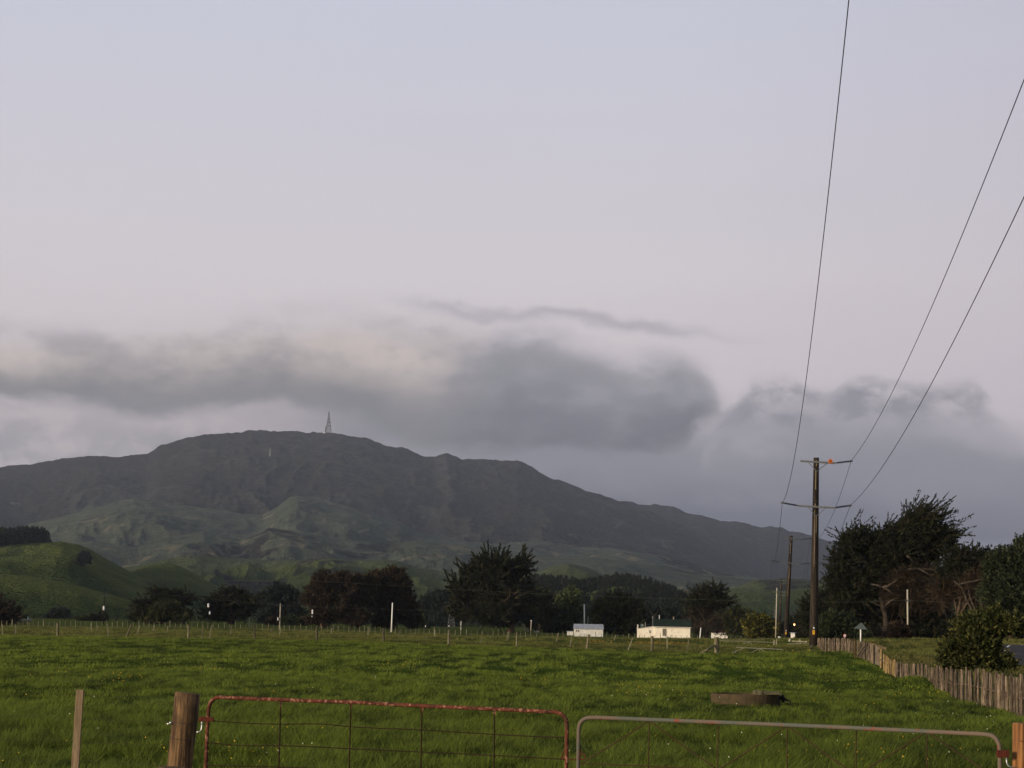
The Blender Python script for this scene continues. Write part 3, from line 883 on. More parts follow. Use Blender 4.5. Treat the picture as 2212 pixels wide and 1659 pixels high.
def crown_mesh(lobes, n_spray, per, sl, sr, ll, lw, up=0.4, wind=(0, 0, 0), hollow=0.55, flat=1.0, droop=0.0, gap=0.36):
    """foliage of one tree: sprays set on the shells of lobes, leaves along every spray. lobes: (centre, (rx, ry, rz))"""
    vol = np.array([(r[0] * r[1] * r[2]) ** (2 / 3) for c, r in lobes])
    pick = rng.choice(len(lobes), n_spray, p=vol / vol.sum())
    C = np.array([lobes[i][0] for i in pick], float)
    Rr = np.array([lobes[i][1] for i in pick], float)
    d = rand_unit(n_spray)
    rho = hollow + (1 - hollow) * rng.random(n_spray) ** 0.55
    # ragged outline: some directions bulge, some are bare
    ph = vnoise(d[:, 0] * 2.3 + pick * 5.1 + 50, d[:, 2] * 2.3 + d[:, 1] * 1.7 + 50, 7)
    rho = rho * (0.80 + 0.42 * ph)
    P = C + d * Rr * rho[:, None]
    ax = d * np.array([1, 1, flat]) + np.array([0, 0, up]) + np.array(wind) + rng.normal(size=(n_spray, 3)) * 0.28
    ax /= np.linalg.norm(ax, axis=1, keepdims=True)
    # bays and gaps: whole groups of sprays are missing
    gs = 0.75 * np.mean([r[0] for c, r in lobes])
    gp_ = 0.6 * vnoise(P[:, 0] / gs + 31, P[:, 2] / (gs * 0.55) + P[:, 1] / gs * 0.7 + 47, 21) + 0.4 * vnoise(P[:, 0] / (gs * 0.45) + 11, P[:, 2] / (gs * 0.3) + P[:, 1] / gs, 23)
    ok = gp_ > gap
    P, ax, n_spray = P[ok], ax[ok], int(ok.sum())
    Ls = sl * rng.uniform(0.45, 1.5, n_spray)
    tint = rng.random(n_spray)
    tt = rng.random((n_spray, per))
    off = rng.normal(size=(n_spray, per, 3)) * (sr * (1.05 - tt))[..., None]
    pos = P[:, None] + ax[:, None] * (Ls[:, None] * (tt - 0.25))[..., None] + off
    pos[..., 2] -= droop * Ls[:, None] * tt ** 2
    la = ax[:, None] + rng.normal(size=(n_spray, per, 3)) * 0.45
    la /= np.linalg.norm(la, axis=2, keepdims=True)
    n = n_spray * per
    v = leaf_quads(pos.reshape(-1, 3), la.reshape(-1, 3), ll * rng.uniform(0.6, 1.4, n), lw * rng.uniform(0.6, 1.4, n))
    ti = np.repeat(np.clip(np.repeat(tint, per) + rng.normal(size=n) * 0.12, 0, 1), 4)
    return v, quads(n), ti
def lobes_px(base, r, items):
    """lobes given as (x, y, rx, ry[, depth offset in lobe widths]) in the picture's scale"""
    out = []
    for it in items:
        x, y, rx, ry = it[:4]
        dz = it[4] if len(it) > 4 else rnd.uniform(-0.35, 0.35)
        p = W(x, y, r)
        s = px(r)
        d = Vector((p.x, p.y, 0)).normalized()
        p = p + d * (dz * rx * s)
        out.append((tuple(p - base), (rx * s, rx * s * 0.85, ry * s)))
    return out
def limb_pts(p0, p1, n=5, wob=0.08, seed=0):
    rr = random.Random(seed)
    L = (p1 - p0).length
    pts = []
    for i in range(n + 1):
        t = i / n
        q = p0.lerp(p1, t)
        if 0 < i < n:
            q = q + Vector((rr.uniform(-1, 1), rr.uniform(-1, 1), rr.uniform(-1, 1))) * L * wob
        pts.append(q)
    return pts
TREE_N = [0]
def tree(name, label, cat, r, xb, items, mat, n_spray=400, per=14, sl=1.6, sr=0.35, ll=0.7, lw=0.28, trunk=None, trunk_w=0.5, bark='bark', up=0.4,
         wind=(0, 0, 0), limbs=8, hollow=0.55, flat=1.0, group=None, bare=None, bare_mat='bark_pale', extra=None, droop=0.0, limb_out=0.75, layered=0):
    """Empty at the foot > trunk (with limbs), crown, optional bare branches"""
    base = G(xb, r)
    o = thing(name, label, cat, base, group)
    TREE_N[0] += 1
    lob = lobes_px(base, r, items)
    v, f, ti = crown_mesh(plates(lob, layered) if layered else lob, n_spray, per, sl, sr, ll, lw, up, wind, hollow, flat, droop, 0.22 if layered else 0.36)
    np_mesh('crown', v, f, M[mat], parent=o, attrs={'tint': ti})
    if extra:
        for (nm, em, it2, ns, kw) in extra:
            v, f, ti = crown_mesh(lobes_px(base, r, it2), ns, **kw)
            np_mesh(nm, v, f, M[em], parent=o, attrs={'tint': ti})
    mb = MB()
    top = max(lob, key=lambda q: q[0][2] )
    if trunk is None:
        tp = Vector(top[0])
        path = limb_pts(Vector((0, 0, -0.3)), Vector((tp.x * 0.7, tp.y * 0.7, tp.z)), 6, 0.03, TREE_N[0])
    else:
        path = [W(x, y, r) - base for x, y in trunk]
        path[0].z = min(path[0].z, -0.3)
    k = len(path)
    rad = [trunk_w * (1 - 0.8 * i / (k - 1)) for i in range(k)]
    rad[0] *= 1.35
    mb.tube(path, rad, 9, jitter=0.12, seed=TREE_N[0])
    rr = random.Random(TREE_N[0] * 7)
    for i in range(limbs):
        q = lob[i % len(lob)]
        j = rr.randint(max(1, k // 3), k - 1)
        e = Vector(q[0]) + Vector((rr.uniform(-1, 1) * q[1][0], rr.uniform(-1, 1) * q[1][1], rr.uniform(-0.3, 0.8) * q[1][2])) * limb_out
        lp = limb_pts(path[j], e, 4, 0.09, TREE_N[0] * 31 + i)
        mb.tube(lp, [rad[j] * 0.55, rad[j] * 0.45, rad[j] * 0.32, rad[j] * 0.2, rad[j] * 0.1], 6)
    mb.build('trunk', M[bark], o, smooth=True)
    for bi, bp in enumerate(bare or []):
        bb = MB()
        w0 = bp[0]
        pts = [W(x, y, r - 2.5) - base for x, y in bp[1]]
        bb.tube(pts, [w0 * (1 - 0.75 * i / (len(pts) - 1)) for i in range(len(pts))], 6, jitter=0.1, seed=bi)
        for s_ in range(len(pts) - 1):
            for q_ in range(2):
                a0 = pts[s_].lerp(pts[s_ + 1], rr.random())
                dr = Vector((rr.uniform(-1, 1), rr.uniform(-0.4, 0.4), rr.uniform(-0.2, 1.0))).normalized()
                e0 = a0 + dr * rr.uniform(0.5, 1.3) * (pts[0] - pts[-1]).length * 0.25
                bb.tube(limb_pts(a0, e0, 3, 0.12, bi * 9 + s_ * 2 + q_), [w0 * 0.3, w0 * 0.22, w0 * 0.14, w0 * 0.06], 5)
        bb.build('branch', M[bare_mat], o, smooth=True)
    return o
def twigs(o, r, items, n, L, w0, mat, mean=(0, 0, 0.5)):
    """a tangle of dead twigs as one part"""
    base = o.location
    mb = MB()
    rr = random.Random(n)
    for i in range(n):
        it = items[i % len(items)]
        c = W(it[0] + rr.uniform(-1, 1) * it[2], it[1] + rr.uniform(-1, 1) * it[3], r - 1.0) - base
        c += Vector((0, rr.uniform(-2.5, 2.5), 0))
        d = (Vector((rr.uniform(-1, 1), rr.uniform(-0.6, 0.6), rr.uniform(-0.6, 0.6))) + Vector(mean)).normalized()
        l = L * rr.uniform(0.4, 1.2)
        pts = limb_pts(c, c + d * l, 3, 0.12, i)
        mb.tube(pts, [w0, w0 * 0.7, w0 * 0.45, w0 * 0.15], 4, cap=False)
    return mb.build('dead_twigs', M[mat], o)

# ------------------------------------------------------------------ buildings (face towards the camera)
def frame_at(x, y, r):
    """foot point and local axes: right, away, up"""
    p = W(x, y, r)
    d = Vector((p.x, p.y, 0)).normalized()
    return p, Vector((d.y, -d.x, 0)), d
def wall_window(root, base, R, D, x0, x1, z0, z1, paneM='glass', frameM='frame', bars=1, name='window', ft=0.09):
    o = base
    def P(x, d, z):
        return base + R * x + D * d + Vector((0, 0, z))
    rot = Matrix((R, D, Vector((0, 0, 1)))).transposed()
    fr = MB()
    w_, h_ = x1 - x0, z1 - z0
    fr.box(P((x0 + x1) / 2, -0.02, z1 - ft / 2), (w_, 0.08, ft), rot)
    fr.box(P((x0 + x1) / 2, -0.03, z0 + ft / 2), (w_ + 0.08, 0.10, ft), rot)
    for xx in [x0 + ft / 2, x1 - ft / 2] + [x0 + w_ * k / (bars + 1) for k in range(1, bars + 1)]:
        fr.box(P(xx, -0.02, (z0 + z1) / 2), (ft, 0.078, h_ - 2 * ft), rot)
    f = fr.build(name, M[frameM], root)
    pn = MB()
    pn.box(P((x0 + x1) / 2, 0.0, (z0 + z1) / 2), (w_ - ft, 0.04, h_ - ft), rot)
    pn.build('pane', M[paneM], f, origin=root.location)
    return f

# the white house with the green roof and its lean-to
R_H = 445
s = px(R_H)
base, RX, DY = frame_at(1414.4, 1377, R_H)
base.z = gz(base.x, base.y) - 0.1
rot = Matrix((RX, DY, Vector((0, 0, 1)))).transposed()
house = rooted('white_house', 'cream weatherboard cottage with dark green gabled roof and a lean-to on its left', 'house', base)
def HP(x, d, z):
    return base + RX * x + DY * d + Vector((0, 0, z))
zw = (W(1414.4, 1352.8, R_H).z - base.z)
zr = (W(1414.4, 1337.4, R_H).z - base.z)
Wd = 75.5 * s
tilt = 0
wl = MB()
dep = 5.2
wl.add([HP(0, 0, 0), HP(Wd, 0, 0), HP(Wd, dep, 0), HP(0, dep, 0), HP(0, 0, zw), HP(Wd, 0, zw), HP(Wd, dep, zw), HP(0, dep, zw), HP(0, dep / 2, zr - 0.06), HP(Wd, dep / 2, zr - 0.06)],
       [(0, 1, 5, 4), (2, 3, 7, 6), (3, 0, 4, 8, 7), (1, 2, 6, 9, 5)])
wl.build('wall', M['whitew'], house)
rf = MB()
e = 0.25
for sg, d0 in ((1, -e), (-1, dep + e)):
    zlo = zw - (zr - zw) * e / (dep / 2)
    a, b_, c, d_ = HP(-0.2, d0, zlo), HP(Wd + 0.2, d0, zlo), HP(Wd + 0.2, dep / 2, zr), HP(-0.2, dep / 2, zr)
    up_ = Vector((0, 0, 0.07))
    vs = [a, b_, c, d_, a + up_, b_ + up_, c + up_, d_ + up_]
    rf.add(vs, [(0, 3, 2, 1), (4, 5, 6, 7), (0, 1, 5, 4), (1, 2, 6, 5), (2, 3, 7, 6), (3, 0, 4, 7)])
for k in range(0, int(Wd / 0.35)):       # ribs of the iron
    xx = 0.1 + k * 0.35
    a, c = HP(xx, -e, zw - (zr - zw) * e / (dep / 2) + 0.08), HP(xx, dep / 2, zr + 0.08)
    rf.beam(a, c, 0.05, 0.03)
roof = rf.build('roof', M['greenroof'], house)
g = MB()
g.box(HP(Wd / 2, -e - 0.05, zw - 0.12), (Wd + 0.4, 0.1, 0.12), rot)
g.build('gutter', M['frame'], house)
v_ = MB()
v_.tube([HP(Wd * 0.53, dep / 2 - 0.1, zr), HP(Wd * 0.53, dep / 2 - 0.1, zr + 0.45)], 0.12, 8)
v_.tube([HP(Wd * 0.53, dep / 2 - 0.1, zr + 0.45), HP(Wd * 0.53, dep / 2 - 0.1, zr + 0.58)], 0.2, 8)
v_.build('vent', M['grey_board'], roof, origin=base)
# lean-to
x0 = (1376.3 - 1414.4) * s
zl0, zl1 = W(1376.3, 1358.8, R_H).z - base.z, W(1414, 1353.3, R_H).z - base.z
lt = MB()
d0_, d1_ = 0.15, 3.9
lt.add([HP(x0, d0_, 0), HP(-0.003, d0_, 0), HP(-0.003, d1_, 0), HP(x0, d1_, 0), HP(x0, d0_, zl0), HP(-0.003, d0_, zl1), HP(-0.003, d1_, zl1), HP(x0, d1_, zl0)],
       [(0, 1, 5, 4), (1, 2, 6, 5), (2, 3, 7, 6), (3, 0, 4, 7)])
lt.build('wall', M['whitew'], house)
lr = MB()
a, b_, c, d_ = HP(x0 - 0.15, d0_ - 0.15, zl0), HP(-0.003, d0_ - 0.15, zl1 + 0.02), HP(-0.003, d1_, zl1 + 0.02), HP(x0 - 0.15, d1_, zl0)
up_ = Vector((0, 0, 0.09))
lr.add([a, b_, c, d_, a + up_, b_ + up_, c + up_, d_ + up_], [(0, 3, 2, 1), (4, 5, 6, 7), (0, 1, 5, 4), (1, 2, 6, 5), (2, 3, 7, 6), (3, 0, 4, 7)])
lrf = lr.build('roof', M['frame'], house)
ch = MB()
ch.box(HP(x0 + 0.12, 0.4, zl0 + 0.45), (0.26, 0.3, 0.95), rot)
ch.build('chimney', M['shedw'], lrf, origin=base)
wall_window(house, HP(0, d0_, 0), RX, DY, (1401.5 - 1414.4) * s, (1406.5 - 1414.4) * s, W(1404, 1368.7, R_H).z - base.z, W(1404, 1361, R_H).z - base.z)
wall_window(house, HP(0, 0, 0), RX, DY, (1430.8 - 1414.4) * s, (1439.0 - 1414.4) * s, W(1435, 1373.4, R_H).z - base.z, W(1435, 1358.2, R_H).z - base.z, 'curtain', 'grey_board', 1, 'window', 0.12)
st_ = MB()
st_.box(HP((1435 - 1414.4) * s, -0.5, 0.22), (1.1, 0.8, 0.45), rot)
st_.build('step', M['white'], house)
fl = MB()
fl.tube([HP((1410 - 1414.4) * s, 0.7, zl1 - 0.2), HP((1410 - 1414.4) * s, 0.7, W(1410, 1334, R_H).z - base.z)], 0.11, 8)
fl.tube([HP((1410 - 1414.4) * s, 0.7, W(1410, 1335, R_H).z - base.z), HP((1410 - 1414.4) * s, 0.7, W(1410, 1331.6, R_H).z - base.z)], 0.24, 8)
fl.build('flue_pipe', M['arm'], house)
ds = MB()
cp = HP((1386.5 - 1414.4) * s, 1.5, zl0 + 0.75)
ds.tube([cp - Vector((0, 0, 0.9)), cp], 0.05, 6)
for k in range(12):
    a1, a2 = k * math.pi / 6, (k + 1) * math.pi / 6
    ds.add([cp + DY * 0.12, cp + RX * 0.36 * math.cos(a1) + Vector((0, 0, 0.36 * math.sin(a1))) - DY * 0.02, cp + RX * 0.36 * math.cos(a2) + Vector((0, 0, 0.36 * math.sin(a2))) - DY * 0.02,
            cp + DY * 0.16, cp + RX * 0.36 * math.cos(a1) + Vector((0, 0, 0.36 * math.sin(a1))) + DY * 0.02, cp + RX * 0.36 * math.cos(a2) + Vector((0, 0, 0.36 * math.sin(a2))) + DY * 0.02], [(0, 1, 2), (3, 5, 4), (1, 4, 5, 2)])
ds.build('dish', M['sign_back'], house)

# small shed with pale iron roof
base2, RX, DY = frame_at(1239.5, 1374, R_H)
base2.z = gz(base2.x, base2.y) - 0.1
base = base2
rot = Matrix((RX, DY, Vector((0, 0, 1)))).transposed()
shed = rooted('garden_shed', 'small grey-white shed with pale iron roof and one slit window', 'shed', base2)
Ws, zw, zr, dep = 62.5 * px(R_H), W(1240, 1356.8, R_H).z - base.z, W(1240, 1348.0, R_H).z - base.z, 3.0
wl = MB()
wl.add([HP(0, 0, 0), HP(Ws, 0, 0), HP(Ws, dep, 0), HP(0, dep, 0), HP(0, 0, zw), HP(Ws, 0, zw), HP(Ws, dep, zw), HP(0, dep, zw), HP(0, dep / 2, zr - 0.06), HP(Ws, dep / 2, zr - 0.06)],
       [(0, 1, 5, 4), (2, 3, 7, 6), (3, 0, 4, 8, 7), (1, 2, 6, 9, 5)])
wl.build('wall', M['shedw'], shed)
rf = MB()
for sg, d0 in ((1, -e), (-1, dep + e)):
    zlo = zw - (zr - zw) * e / (dep / 2)
    a, b_, c, d_ = HP(-0.15, d0, zlo), HP(Ws + 0.15, d0, zlo), HP(Ws + 0.05, dep / 2, zr), HP(-0.05, dep / 2, zr)
    up_ = Vector((0, 0, 0.06))
    rf.add([a, b_, c, d_, a + up_, b_ + up_, c + up_, d_ + up_], [(0, 3, 2, 1), (4, 5, 6, 7), (0, 1, 5, 4), (1, 2, 6, 5), (2, 3, 7, 6), (3, 0, 4, 7)])
for k in range(0, int(Ws / 0.3)):
    xx = 0.1 + k * 0.3
    rf.beam(HP(xx, -e, zw - (zr - zw) * e / (dep / 2) + 0.065), HP(xx, dep / 2, zr + 0.065), 0.05, 0.03)
rf.build('roof', M['zinc'], shed)
wall_window(shed, HP(0, 0, 0), RX, DY, 3.4 * px(R_H), 12.6 * px(R_H), W(1247, 1365.2, R_H).z - base.z, W(1247, 1360.3, R_H).z - base.z)

def simple_house(name, label, cat, x0, x1, yt, yb, yr, r, wallm, roofm, wins, dep=4.0, hip=0.0):
    global base, RX, DY
    base, RX, DY = frame_at(x0, yb, r)
    base.z = min(gz(base.x, base.y), base.z) - 0.1
    o = rooted(name, label, cat, base)
    w_ = (x1 - x0) * px(r)
    zw, zr = W(x0, yt, r).z - base.z, W(x0, yr, r).z - base.z
    wl = MB()
    wl.add([HP(0, 0, 0), HP(w_, 0, 0), HP(w_, dep, 0), HP(0, dep, 0), HP(0, 0, zw), HP(w_, 0, zw), HP(w_, dep, zw), HP(0, dep, zw)], [(0, 1, 5, 4), (1, 2, 6, 5), (2, 3, 7, 6), (3, 0, 4, 7)])
    wl.build('wall', M[wallm], o)
    rf = MB()
    q = 0.25
    A = [HP(-q, -q, zw), HP(w_ + q, -q, zw), HP(w_ + q, dep + q, zw), HP(-q, dep + q, zw)]
    T = [HP(hip * dep, dep / 2, zr), HP(w_ - hip * dep, dep / 2, zr)]
    rf.add(A + T, [(0, 1, 5, 4), (1, 2, 5), (2, 3, 4, 5), (3, 0, 4), (3, 2, 1, 0)])
    rf.build('roof', M[roofm], o)
    for (a, b2, ya, yb2) in wins:
        wall_window(o, HP(0, 0, 0), RX, DY, (a - x0) * px(r), (b2 - x0) * px(r), W(a, yb2, r).z - base.z, W(a, ya, r).z - base.z, bars=1 if b2 - a < 8 else 2)
    return o
simple_house('farm_house', 'white house with maroon roof half hidden behind bare shrubs', 'house', 1536, 1571, 1366.3, 1381, 1360.0, 482, 'white', 'redroof', [(1545, 1549.5, 1367.3, 1371.5), (1555.5, 1568.5, 1367, 1372.8)], hip=0.5)
simple_house('roadside_shed', 'small bright white shed partly behind the bush beside the tall pole', 'shed', 1708.0, 1728, 1367.6, 1382, 1366.4, 400, 'white', 'white', [], dep=3)
simple_house('grey_hut', 'dim grey hut under the trees left of the grey marker post', 'hut', 1130.5, 1142, 1352, 1366, 1347.5, 475, 'dull', 'dull', [], dep=3)
simple_house('low_lean_to', 'low pale lean-to with sloping roof right of the grey marker post', 'shed', 1154, 1165.5, 1362.0, 1368, 1359.2, 468, 'shedw', 'arm', [], dep=3)
simple_house('pump_box', 'little blue-grey box shed under dark shrubs', 'shed', 1182, 1193, 1361.5, 1368, 1359.2, 470, 'arm', 'arm', [], dep=2)
simple_house('white_trailer', 'low white trailer box just left of the small shed', 'trailer', 1225, 1238, 1364, 1372, 1363.2, 450, 'shedw', 'white', [], dep=2)
simple_house('barn', 'dim greenish grey barn at the left edge beside the russet bush', 'barn', 40, 66, 1341, 1349, 1336.2, 520, 'dull', 'dull', [], dep=5)

# ------------------------------------------------------------------ conifers and shrubs across the paddock
TG = 'trees beyond the paddock'
DK = dict(per=20, sl=2.6, sr=0.22, ll=0.80, lw=0.24)
tree('shrub', 'russet-brown bush at the far left edge of the paddock', 'bush', 440, 8, [(-12, 1326, 26, 24), (12, 1332, 20, 18), (34, 1334, 13, 11), (-30, 1320, 22, 24)], 'lf_brown', 420, trunk_w=0.3, **DK)
tree('round_tree', 'rounded blue-green tree, left one of the small pair on the far left flat', 'tree', 620, 120, [(118, 1330, 11, 12), (108, 1336, 10, 8)], 'lf_blue', 240, trunk_w=0.3, limbs=3, group=TG, per=14, sl=1.1, sr=0.4, ll=0.8, lw=0.35)
tree('round_tree', 'rounded blue-green tree, right one of the small pair on the far left flat', 'tree', 620, 140, [(138, 1330, 9, 12)], 'lf_blue', 170, trunk_w=0.3, limbs=3, group=TG, per=14, sl=1.1, sr=0.4, ll=0.8, lw=0.35)
tree('shrub', 'low dark shrub around the foot of the transformer pole', 'bush', 560, 208, [(196, 1337, 13, 8), (218, 1335, 13, 10), (172, 1340, 8, 5)], 'lf_dark', 260, trunk_w=0.15, limbs=3, per=12, sl=1.0, sr=0.4, ll=0.7, lw=0.3)
tree('macrocarpa', 'flat-topped dark macrocarpa with an olive shrub growing against its front', 'tree', 500, 352,
     [(362, 1278, 22, 8), (345, 1284, 30, 10), (325, 1300, 30, 14), (390, 1298, 28, 14), (305, 1318, 22, 14), (345, 1310, 40, 18), (385, 1322, 30, 18), (300, 1334, 18, 9), (350, 1330, 45, 14)], 'lf_dark', 1000, trunk_w=0.8, wind=(0.3, 0, 0), flat=0.2, up=0.05, layered=6, group=TG, **DK)
tree('shrub', 'olive-green shrub in front of the flat-topped macrocarpa', 'bush', 488, 348, [(352, 1318, 22, 16), (335, 1328, 24, 14), (372, 1320, 22, 16), (390, 1330, 16, 14), (318, 1336, 12, 9)], 'lf_olive', 420, trunk_w=0.3, per=13, sl=1.2, sr=0.5, ll=0.8, lw=0.32)
tree('macrocarpa', 'dark domed macrocarpa right of the thin pole with two white canisters', 'tree', 505, 500,
     [(505, 1278, 25, 10), (495, 1292, 34, 16), (520, 1298, 30, 16), (480, 1308, 32, 18), (515, 1322, 40, 22), (470, 1330, 28, 18), (545, 1312, 14, 12), (450, 1332, 12, 16)], 'lf_dark', 950, trunk_w=0.8, up=0.08, flat=0.3, layered=6, group=TG, **DK)
tree('dense_tree', 'broad dense blue-black tree behind the concrete pole', 'tree', 560, 600,
     [(605, 1283, 34, 20), (590, 1298, 38, 24), (625, 1300, 28, 22), (600, 1325, 48, 24), (572, 1318, 24, 22), (636, 1325, 20, 22)], 'lf_blue', 900, trunk_w=0.8, up=0.4, group=TG, per=16, sl=1.3, sr=0.55, ll=0.9, lw=0.4)
tree('shrub', 'low pale grey-green shrub right of the concrete pole', 'bush', 500, 640, [(628, 1342, 14, 9), (612, 1347, 10, 6), (645, 1345, 12, 8)], 'lf_green', 220, trunk_w=0.1, limbs=2, per=12, sl=0.8, sr=0.5, ll=0.7, lw=0.3)
tree('shrub', 'small rusty shrub left of the concrete pole', 'bush', 500, 589, [(589, 1345, 10, 8)], 'lf_brown', 100, trunk_w=0.1, limbs=2, per=12, sl=0.8, sr=0.4, ll=0.7, lw=0.3)
DM = dict(per=20, sl=1.0, sr=0.45, ll=0.65, lw=0.30)
tree('russet_tree', 'big domed russet tree with pale forked stem showing through', 'tree', 470, 712,
     [(715, 1252, 34, 18), (745, 1258, 36, 20), (700, 1275, 38, 26), (760, 1285, 34, 30), (680, 1300, 26, 26), (725, 1305, 48, 32), (672, 1325, 17, 22), (765, 1325, 34, 24), (700, 1335, 32, 14)], 'lf_brown', 2100, trunk_w=0.55, bark='bark_light', up=0.5,
     trunk=[(697, 1355), (700, 1330), (705, 1300), (712, 1275), (718, 1258)], group=TG, hollow=0.62, bare=[(0.16, [(705, 1300), (690, 1280), (680, 1262)]), (0.16, [(700, 1325), (725, 1316), (765, 1310)])], bare_mat='bark_light', **DM)
tree('dark_tree', 'tall round-headed dark brown tree behind the tall white pole', 'tree', 478, 850,
     [(850, 1244, 24, 14), (815, 1252, 30, 16), (855, 1262, 30, 22), (820, 1285, 40, 30), (862, 1300, 34, 32), (875, 1325, 30, 26), (830, 1325, 44, 26), (893, 1338, 14, 16)], 'lf_brown', 2100, trunk_w=0.7, up=0.45, group=TG, hollow=0.6,
     extra=[('foliage_tips', 'lf_olive', [(850, 1238, 22, 9)], 50, dict(per=12, sl=1.3, sr=0.4, ll=0.7, lw=0.3)), ('foliage_tips', 'lf_olive', [(812, 1246, 28, 10)], 50, dict(per=12, sl=1.3, sr=0.4, ll=0.7, lw=0.3))], bare=[(0.14, [(846, 1300), (835, 1316), (826, 1326)])], bare_mat='bark_light', **DM)
for q, (xx, yy, rx_, ry_, lb) in enumerate([(925, 1313, 20, 30, 'left'), (950, 1306, 22, 27, 'middle'), (972, 1306, 20, 27, 'right')]):
    tree('pine_tree', 'blue-black pine in the shelter belt behind the lattice mast, %s of three' % lb, 'tree', 640, xx, [(xx, yy, rx_, ry_), (xx - 2, yy + 26, rx_ + 3, 22)], 'lf_blue', 420, trunk_w=0.4, limbs=3, group='pines of the shelter belt', per=15, sl=1.5, sr=0.45, ll=0.9, lw=0.36, up=0.8)
tree('shrub', 'low bluish shrub at the foot of the shelter belt', 'bush', 600, 945, [(938, 1346, 18, 10), (962, 1348, 16, 9)], 'lf_blue', 180, trunk_w=0.1, limbs=2, per=12, sl=0.8, sr=0.5, ll=0.8, lw=0.35)
tree('shrub', 'pale green shrub right beside the dark brown tree', 'bush', 520, 905, [(902, 1334, 12, 14), (912, 1350, 12, 10)], 'lf_green', 150, trunk_w=0.1, limbs=2, per=12, sl=0.8, sr=0.5, ll=0.8, lw=0.35)
tree('macrocarpa', 'largest macrocarpa at the centre with upswept spiky top and pale dead limbs', 'tree', 460, 1090,
     [(1062, 1225, 34, 13), (1095, 1226, 44, 14), (1035, 1245, 34, 16), (1110, 1245, 38, 20), (1070, 1252, 50, 24), (1020, 1268, 34, 18), (1125, 1268, 28, 26), (1075, 1285, 60, 28), (1020, 1300, 38, 26), (1060, 1325, 54, 30), (1005, 1322, 26, 24), (1120, 1305, 26, 34), (1098, 1345, 40, 16), (992, 1285, 26, 14), (988, 1308, 24, 16), (1145, 1292, 18, 22), (1140, 1330, 18, 24)], 'lf_dark', 2500,
     layered=6, trunk_w=0.7, bark='bark_light', trunk=[(1103, 1365), (1106, 1345), (1108, 1322), (1112, 1300), (1118, 1288), (1110, 1262)], up=0.45, wind=(-0.1, 0, 0), group=TG, hollow=0.6, per=16, sl=2.6, sr=0.30, ll=0.95, lw=0.28,
     extra=[('crown_tips', 'lf_dark', [(1058, 1218, 26, 8), (1085, 1222, 50, 10), (1125, 1222, 16, 12), (1020, 1238, 18, 10), (1000, 1256, 16, 8), (990, 1275, 14, 9)], 200, dict(per=60, sl=3.8, sr=0.20, ll=0.9, lw=0.26, up=0.7, hollow=0.8, gap=0.25))],
     bare=[(0.20, [(1113, 1293), (1125, 1286), (1140, 1279), (1152, 1277)]), (0.2, [(1098, 1292), (1090, 1298), (1078, 1305), (1070, 1307)]), (0.15, [(1101, 1290), (1102, 1275), (1098, 1270)]), (0.15, [(1110, 1284), (1118, 1279), (1123, 1271)])], bare_mat='bark_light')
tree('cypress', 'dark drooping cypress between the largest macrocarpa and the pale green tree', 'tree', 480, 1165,
     [(1165, 1290, 20, 20), (1158, 1310, 26, 26), (1175, 1325, 26, 24), (1150, 1340, 26, 22), (1185, 1345, 24, 20)], 'lf_dark', 650, trunk_w=0.45, up=-0.1, layered=6, group=TG, **DK)
tree('poplar_tree', 'pale green feathery tree rising left above the small shed', 'tree', 490, 1222,
     [(1232, 1288, 18, 16), (1225, 1305, 24, 22), (1212, 1325, 24, 22), (1235, 1335, 20, 24), (1222, 1352, 24, 14)], 'lf_poplar', 700, trunk_w=0.4, up=0.6, group=TG, per=13, sl=1.4, sr=0.55, ll=0.8, lw=0.34, hollow=0.5)
tree('shrub', 'dark shrub behind the left wall of the small shed', 'bush', 470, 1205, [(1195, 1356, 18, 11), (1215, 1358, 16, 10)], 'lf_dark', 180, trunk_w=0.1, limbs=2, per=12, sl=0.8, sr=0.5, ll=0.7, lw=0.3)
tree('dome_tree', 'wide dark green dome-shaped tree between the small shed and the cottage', 'tree', 480, 1333,
     [(1335, 1302, 30, 13), (1310, 1314, 30, 18), (1362, 1312, 28, 18), (1335, 1322, 48, 22), (1295, 1335, 28, 22), (1378, 1335, 22, 22), (1335, 1350, 60, 20), (1282, 1352, 14, 14)], 'lf_olive', 1100, trunk_w=0.6, up=0.4, group=TG,
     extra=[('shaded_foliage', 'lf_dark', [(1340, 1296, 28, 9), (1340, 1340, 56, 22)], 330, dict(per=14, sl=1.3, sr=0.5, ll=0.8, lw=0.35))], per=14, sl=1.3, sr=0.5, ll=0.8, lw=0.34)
tree('bare_tree', 'thin dark tree with forked grey stems behind the cottage roof', 'tree', 520, 1432,
     [(1432, 1325, 30, 14), (1405, 1335, 22, 16), (1460, 1335, 26, 16), (1440, 1350, 44, 16)], 'lf_blue', 480, trunk_w=0.25, bark='bark_pale', group=TG, bare=[(0.15, [(1415, 1345), (1412, 1330), (1402, 1320)]), (0.15, [(1412, 1332), (1420, 1322), (1424, 1316)])], **DK)
